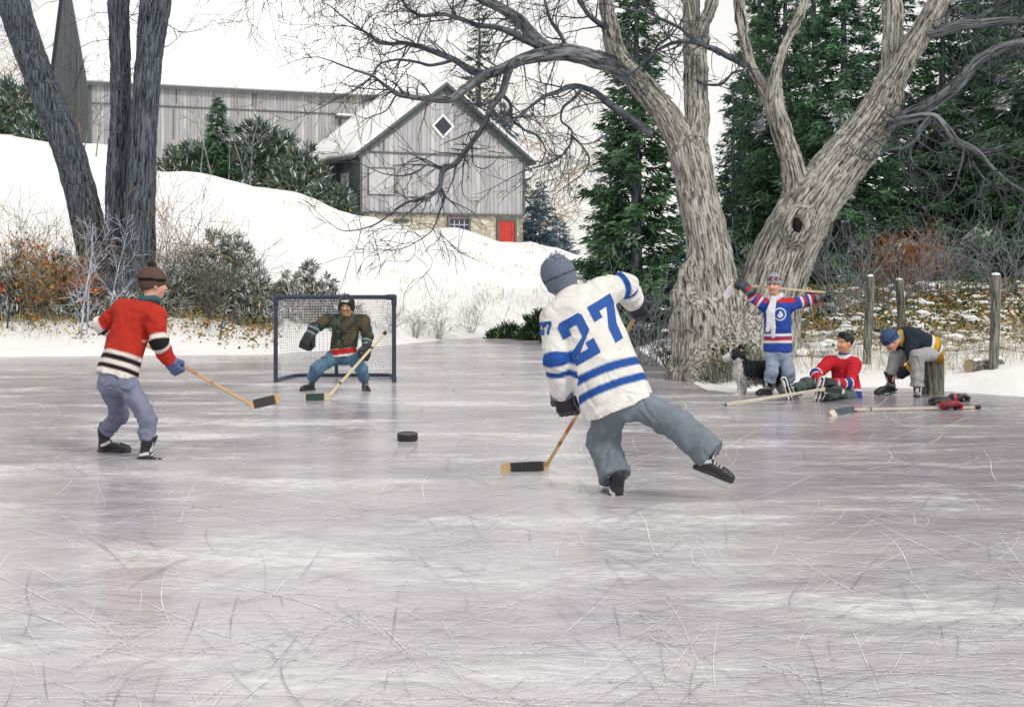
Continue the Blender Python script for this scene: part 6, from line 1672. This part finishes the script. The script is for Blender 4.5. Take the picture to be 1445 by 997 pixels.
# ================= the boy sitting on the ice ===========================================
Y0 = 20.6
J = dict(pelvis=W(1196, 556, .05), hem=W(1196, 562, .04), chest=W(1191, 519, .12), neck=W(1191, 501, .06), head=W(1192, 484, .03), sL=W(1206, 514, .0), sR=W(1171, 511, .12), eR=W(1151, 528, -.06), wR=W(1157, 538, -.24), hR=W(1164, 540, -.30), eL=W(1200, 541, -.22), wL=W(1178, 541, -.36), hL=W(1169, 540, -.40),
         pL=W(1199, 559, -.06), pR=W(1186, 556, .0), kR=W(1139, 541, -.20), kL=W(1180, 553, -.40), aR=W(1119, 553, -.34), aL=W(1162, 560, -.72))
J['tR'], J['tL'] = unit(A(-.30, -.15, .9)), unit(A(.22, -.10, .9)); J['uR'], J['uL'] = unit(A(.55, .8, .1)), unit(A(.72, .68, .1))
red2, nv = A(.52, .022, .035), A(.03, .06, .27)
def sitj(V, kind, al, tb, lat, J):
    c = striped(red2, [(0, .07, nv), (.07, .09, WHITE)], [(.135, .155, WHITE), (.155, .235, nv), (.235, .255, WHITE)])(V, kind, al, tb, lat, J)
    d = np.linalg.norm(V - J['neck'], axis=1); c[(kind == 0) & (d < .095)] = WHITE * .95; c[(kind == 0) & (d < .075)] = nv; return c
p5, J, jo = figure('dark haired boy in a red and blue jersey sitting on the ice with knees up', J, A(-.65, -.75, .1), A(-.82, -.52, .0), (0.02, 0, 1), .185, 1.0, (.62, .32, .19), sitj, solid((.085, .11, .115), .3), base=A(W(1190, 565)[0], 20.6, 0), leg=(.092, .082, .074), hem_n=unit(A(.1, .1, 1)))
s = SDF(); Rm = J['Rh']; C = J['head']; g_ = lambda a, b, c: C + Rm[0] * a + Rm[1] * b + Rm[2] * c
s.ell(g_(-.022, 0, .042), A(.108, .088, .095), Rm); s.ell(g_(.035, 0, .118), A(.06, .06, .032), Rm, .03); s.box(g_(.125, 0, -.02), (.075, .12, .062), .03, Rm, .02, '-'); s.cut(g_(-.05, 0, -.055), unit(Rm[2] - Rm[0] * .45))
V, F = s.mesh(.007, lambda X: .007 * wob(X * A(1, 1, .5), 60, 2) + .004 * np.abs(wob(X, 110, 3))); mk('hair', V, F, M_HAIR, p5, col=np.tile(A(.012, .013, .018), (len(V), 1)))
kw = dict(key='black_glove', main=A(.018, .02, .024), trim=A(.35, .36, .38))
glove(p5, J['wR'], J['hR'], up=A(-.4, -.6, .6), mirror=True, **kw); glove(p5, J['wL'], J['hL'], up=A(-.3, -.7, .5), **kw)
skate(p5, J['aR'], J['tR'], unit(A(.55, .8, .1)), key='sit_black', main=BLACK, trim=A(.75, .75, .75), sole=A(.03, .03, .034), size=1.1); skate(p5, J['aL'], J['tL'], unit(A(.72, .68, .1)), key='sit_black', size=1.1)

# ================= the boy bent over lacing his skate, on the stump ======================
Y0 = 21.15
J = dict(pelvis=W(1316, 496, .08), hem=W(1324, 496, .08), chest=W(1286, 478, -.02), neck=W(1271, 477, -.06), head=W(1257, 481, -.12), sR=W(1280, 473, .10), sL=W(1285, 487, -.18), eR=W(1268, 510, .10), wR=W(1261, 526, .0), hR=W(1253, 532, -.02), eL=W(1290, 515, -.34), wL=W(1271, 529, -.26), hL=W(1262, 533, -.22),
         pL=W(1315, 498, -.06), pR=W(1312, 498, .12), kL=W(1294, 503, -.42), kR=W(1264, 504, -.02), aL=W(1294, 549, -.42), aR=W(1257, 535, -.08))
J['tL'], J['tR'] = unit(A(-.22, -.95, -.05)), unit(A(-.92, -.25, -.18))
yel, jk = A(.62, .33, .03), A(.022, .030, .045)
def lacej(V, kind, al, tb, lat, J):
    c = striped(jk, [(.0, .06, yel), (.07, .10, WHITE), (.12, .20, yel), (.20, .23, WHITE)], [(.13, .175, yel), (.175, .20, jk), (.20, .225, WHITE), (.225, .27, yel)])(V, kind, al, tb, lat, J)
    d = np.linalg.norm(V - J['neck'], axis=1); c[(kind == 0) & (d < .12)] = yel * A(1, 1.1, 1.4); c[(kind == 0) & (d < .095)] = WHITE * .9; return c
p6, J, jo = figure('boy in a black and yellow jersey and blue hat bent over lacing his skate', J, unit(A(-.6, -.15, -.8)), unit(A(-.72, -.30, -.62)), unit(A(-.65, -.1, .75)), .215, 1.0, (.66, .36, .26), lacej, solid((.36, .37, .37), .16), base=A(W(1290, 570)[0], 21.0, 0),
    bare_hands={'L': (A(-.2, 0, -1), A(-.3, -1, .1), .9), 'R': (A(-.2, 0, -1), A(.3, 1, .1), .9)}, sleeve=(.088, .078, .064), leg=(.098, .088, .084), hem_n=unit(A(-1, -.1, -.15)))
cap(p6, J, 1.08, A(.05, .085, .16), .008, .070, pat=lambda q, th: np.where((np.abs(q[:, 2] - .045) < .005)[:, None], A(.012, .02, .045), A(.055, .095, .19)), ribbed=False, tilt=.2)
skate(p6, J['aL'], J['tL'], key='black_white'); skate(p6, J['aR'], J['tR'], key='big_black', main=BLACK, trim=A(.25, .27, .27), size=1.12)

# ================= the dog ===============================================================
Y0 = 21.25
s = SDF(); Wd = W
hd = Wd(1036, 499, -.05)
s.cone(Wd(1048, 522, 0), Wd(1081, 519, .06), .115, .092, .03); s.cone(Wd(1047, 526, 0), Wd(1068, 530, .03), .105, .085, .04); s.cone(Wd(1081, 519, .06), Wd(1090, 523, .08), .092, .085, .03)
s.cone(Wd(1048, 518, 0), Wd(1041, 503, -.03), .095, .070, .04); s.ell(hd, A(.084, .085, .080), None, .03)
s.cone(hd + A(-.03, -.02, -.012), hd + A(-.135, -.08, -.05), .050, .032, .02); s.ell(hd + A(-.138, -.083, -.036), A(.014, .014, .012), None, .005)
for sg, dx_ in ((-1, -.052), (1, .055)):
    e0 = hd + A(dx_ * .8, -.01 + .01 * sg, .055); s.cone(e0, e0 + A(dx_ * .55, 0, .055), .030, .018, .01, (A(0, 1, 0), .6)); s.cone(e0 + A(dx_ * .55, 0, .055), e0 + A(dx_ * 1.25, -.03, .030), .018, .010, .008)
for x0, x1, dd, in ((1046, 1042, -.06), (1050, 1050, .08)):
    s.cone(Wd(x0, 532, dd), Wd((x0 + x1) / 2 + 1, 545, dd), .052, .034, .03); s.cone(Wd((x0 + x1) / 2 + 1, 545, dd), Wd(x1, 557, dd), .032, .026, .015); s.cone(Wd(x1, 557.2, dd), Wd(x1 - 4, 558, dd - .02), .030, .026, .01)
for dd in (0., .16):
    s.cone(Wd(1086, 524, dd), Wd(1082, 538, dd - .01), .080, .050, .03); s.cone(Wd(1082, 538, dd - .01), Wd(1090, 547, dd), .040, .028, .02); s.cone(Wd(1090, 547, dd), Wd(1087, 557, dd), .026, .024, .012); s.cone(Wd(1087, 557.2, dd), Wd(1082, 558, dd - .01), .028, .024, .01)
tl_ = spline([Wd(1092, 518, .1), Wd(1099, 524, .14), Wd(1104, 536, .18), Wd(1105, 546, .2)], 5)
for i in range(len(tl_) - 1): s.cone(tl_[i], tl_[i + 1], .035 + .004 * i, .035 + .004 * i, .02)
V, F = s.mesh(.010, lambda X: .008 * wob(X * A(1.4, 1, .6), 30, 1) + .005 * wob(X, 60, 2))
def dogcol(P):
    c = np.tile(A(.022, .025, .032), (len(P), 1)); gy = Wd(0, 558)[2]; rel = P - Wd(1048, 520, 0)
    dx_ = rel[:, 0]; hz = P[:, 2] - gy
    jw = .04 * wob(P, 14, 4); chest = (dx_ + jw < -.035) & (P[:, 2] + jw < Wd(0, 507)[2]) & (rel[:, 1] < .10); c[chest] = A(.62, .61, .60)
    c[(hz + jw < .19)] = A(.58, .57, .55)
    c[(hz + jw < .25) & (dx_ > -.05) & (dx_ < .26)] = A(.45, .44, .43)
    c[(P[:, 0] > tl_[-5][0]) & (hz < .16)] = A(.6, .6, .6)
    q = P - hd
    c[(q[:, 0] < -.06) & (q[:, 2] < .012)] = A(.62, .6, .58); c[(np.abs(q[:, 1] + .035 + .35 * q[:, 0] * -1 - .0) < .0) & (q[:, 0] < 0)] = A(.6, .6, .6)
    c[(np.linalg.norm(P - (hd + A(-.138, -.083, -.036)), axis=1) < .02)] = A(.01, .01, .01)
    bl_ = (np.abs((q[:, 0] * .5 - q[:, 1] * -.0) * 0 + (q[:, 0] * .55 - q[:, 1]) * 1.0 - .012) < .016) & (q[:, 2] > 0) & (q[:, 0] < .02); c[bl_] = A(.6, .59, .58)
    c[(np.linalg.norm(q - A(-.045, -.075, .016), axis=1) < .012)] = A(.25, .14, .05)
    return c
Nn = vnormals(V, F); g2 = np.random.default_rng(8); pick = g2.choice(len(V), 5200, replace=False)
pick = pick[(V[pick, 2] > .10) & (np.linalg.norm(V[pick] - hd, axis=1) > .10)]
fd = Nn[pick] * .55 + A(.55, .1, -.75) + g2.normal(0, .25, (len(pick), 3))
Vf, Ff = blades(V[pick] - Nn[pick] * .004, fd, g2.uniform(.02, .055, len(pick)) * (1 + .8 * (V[pick, 2] < .30)), .010, g2, .2)
cc = dogcol(V); dog = mk('dog', np.vstack([V, Vf]), np.vstack([F, Ff + len(V)]), M_FUR, base=Wd(1065, 558), col=np.vstack([cc, np.repeat(cc[pick] * (1 + .25 * g2.normal(size=(len(pick), 1)).clip(-1, 1)), 4, 0)]))
tag(dog, 'black and white sheepdog standing by the willow roots', 'dog')

# ================= goal ===================================================================
Yg = 3209. / (539 - YH); gl, gr_ = at(389, 539, Yg), at(556, 539, Yg); gh = at(389, 419, Yg)[2]
goal = thing('hockey_goal', 'small hockey goal of dark pipes with a white net', 'goal', A((gl[0] + gr_[0]) / 2, Yg, 0))
rp = .032; dep = 1.35
for x_ in (gl[0], gr_[0]):
    V, F, _ = tube(spline([A(x_, Yg, 0.0), A(x_, Yg, .6), A(x_, Yg, gh - rp)], 3), rp, 14); mk('post', V, F, M_PIPE, goal)
    s = SDF(); s.cone(A(x_, Yg, gh - .10), A(x_, Yg, gh), rp * 1.3, rp * 1.3, .01); s.cone(A(x_, Yg, gh), A(x_ + (.10 if x_ == gl[0] else -.10), Yg, gh), rp * 1.3, rp * 1.3, .01); V, F = s.mesh(.010); mk('elbow_joint', V, F, M_PIPE, goal)
V, F, _ = tube([A(gl[0] + .09, Yg, gh), A(gr_[0] - .09, Yg, gh)], rp, 14); mk('crossbar', V, F, M_PIPE, goal)
xi, xa = gl[0] + .16, gr_[0] - .16
bs = spline([A(gl[0], Yg, rp), A(gl[0] + .05, Yg + dep * .6, rp), A(xi + .05, Yg + dep, rp), A((xi + xa) / 2, Yg + dep, rp), A(xa - .05, Yg + dep, rp), A(gr_[0] - .05, Yg + dep * .6, rp), A(gr_[0], Yg, rp)], 8)
V, F, _ = tube(bs, rp * .9, 12); mk('base_bar', V, F, M_PIPE, goal)
xm = at(461, 500, Yg)[0]
V, F, _ = tube(spline([A(xm, Yg + .03, gh), A(xm, Yg + .5, gh - .02), A(xm, Yg + dep * .85, gh * .62), A(xm, Yg + dep, rp)], 8), rp * .85, 12); mk('back_bar', V, F, M_PIPE, goal)
# net: square mesh of cord, sagging over the frame; the sides too
na, nb_ = [], []
def backpt(u, v):
    """u 0..1 across, v 0 top .. 1 bottom"""
    i = .10 + .80 * u; k_ = int(i * (len(bs) - 1)); fr_ = i * (len(bs) - 1) - k_; b_ = bs[k_] * (1 - fr_) + bs[min(k_ + 1, len(bs) - 1)] * fr_
    t_ = A(gl[0] + (gr_[0] - gl[0]) * u, Yg, gh); d_ = math.sin(v * math.pi / 2) ** .9
    yb = Yg + (b_[1] - Yg) * (1 - (1 - v) ** 1.8); xb = t_[0] + (b_[0] - t_[0]) * v
    return A(xb + .006 * math.sin(9 * u + 7 * v), yb + .02 * math.sin(7 * u + 3), gh + (rp - gh) * v)
nu_, nv_ = 46, 30
G_ = np.array([[backpt(i / nu_, j / nv_) for j in range(nv_ + 1)] for i in range(nu_ + 1)])
na = np.vstack([G_[:-1].reshape(-1, 3), G_[:, :-1].reshape(-1, 3)]); nb_ = np.vstack([G_[1:].reshape(-1, 3), G_[:, 1:].reshape(-1, 3)])
V, F = prisms(na, nb_, .0042, .0042, 3); mk('net', V, F, M_NET, goal, smooth=False)

# ================= sticks, gloves and pucks on the ice ====================================
Yk = 20.1
def ice_pt(x, y, z=0.012):
    Y = 3209. / (y - YH); return A((x - 722.5) / FPX * Y, Y, z)
stick('pale wooden stick lying on the ice in front of the sitting boy', ice_pt(1022, 573, .018), at(1162, 549, 19.7) * A(1, 1, 1), at(1190, 552, 19.85), wood=(.66, .60, .46), tapes=((.0, .02),), blade_tape=(.1, .9), knob=False, lie=.06, thick=.95)
stick('pale stick lying on the ice with upturned dark blade and red glove on its shaft', ice_pt(1380, 577, .025), ice_pt(1205, 581, .03), ice_pt(1174, 587, .035), wood=(.62, .56, .42), tape=(.025, .04, .06), blade_tape=(-1, .80), tapes=((.0, .03), (.26, .275), (.86, .875)), up=A(.1, .8, .45), lie=.085, thick=.95)
def lying_glove(label, c, ang, roll, key, main, trim, size=.92):
    o = thing('hockey_glove', label, 'glove', c, 'loose hockey gloves on the ice')
    ca_, sa_ = math.cos(ang), math.sin(ang); x = A(ca_, sa_, .05); up_ = A(0, math.sin(roll), math.cos(roll))
    h = put(glove_mesh(key, main, trim), 'hand', np.asarray(c) + A(0, 0, .05), frame(x, up_), o); h.scale = (size,) * 3
    return o
lying_glove('black glove with red finger tips lying farthest from the stick beside the stump', ice_pt(1353, 566.5, 0), .1, .1, 'redtip_black', A(.02, .022, .024), A(.45, .03, .05))
lying_glove('black glove lying between the stump and the red glove', ice_pt(1326, 571, 0), 2.9, .2, 'plain_loose', A(.018, .02, .022), A(.06, .06, .07))
lying_glove('dark red glove lying on the shaft of the stick on the ice', ice_pt(1342, 578.5, .015), .1, -.1, 'dark_red', A(.30, .015, .03), A(.04, .02, .02))
def puck(label, c, nrm, r=.10, h=.035):
    nrm = unit(nrm); x = unit(np.cross(A(0, 1, 0), nrm)); y = np.cross(nrm, x); k = 48; a = np.arange(k) * 2 * np.pi / k
    prof = [(0, -h), (r * .93, -h), (r * .985, -h * .85), (r, -h * .6), (r, h * .6), (r * .985, h * .85), (r * .93, h), (r * .80, h), (r * .78, h * .94), (0, h * .94)]
    V = np.vstack([c + np.outer(np.cos(a) * p, x) + np.outer(np.sin(a) * p, y) + nrm * z for p, z in prof])
    F = [[i * k + j, i * k + (j + 1) % k, (i + 1) * k + (j + 1) % k, (i + 1) * k + j] for i in range(len(prof) - 1) for j in range(k)]
    o = mk('hockey_puck', V, np.array(F), M_RUBBER, base=c); tag(o, label, 'puck'); return o
Yp = 3209. / (622 - YH); puck('single black puck sliding flat on the ice between the goal and the lunging boy', A((575 - 722.5) / FPX * Yp, Yp, .04), A(0, -.10, 1), .095, .034)
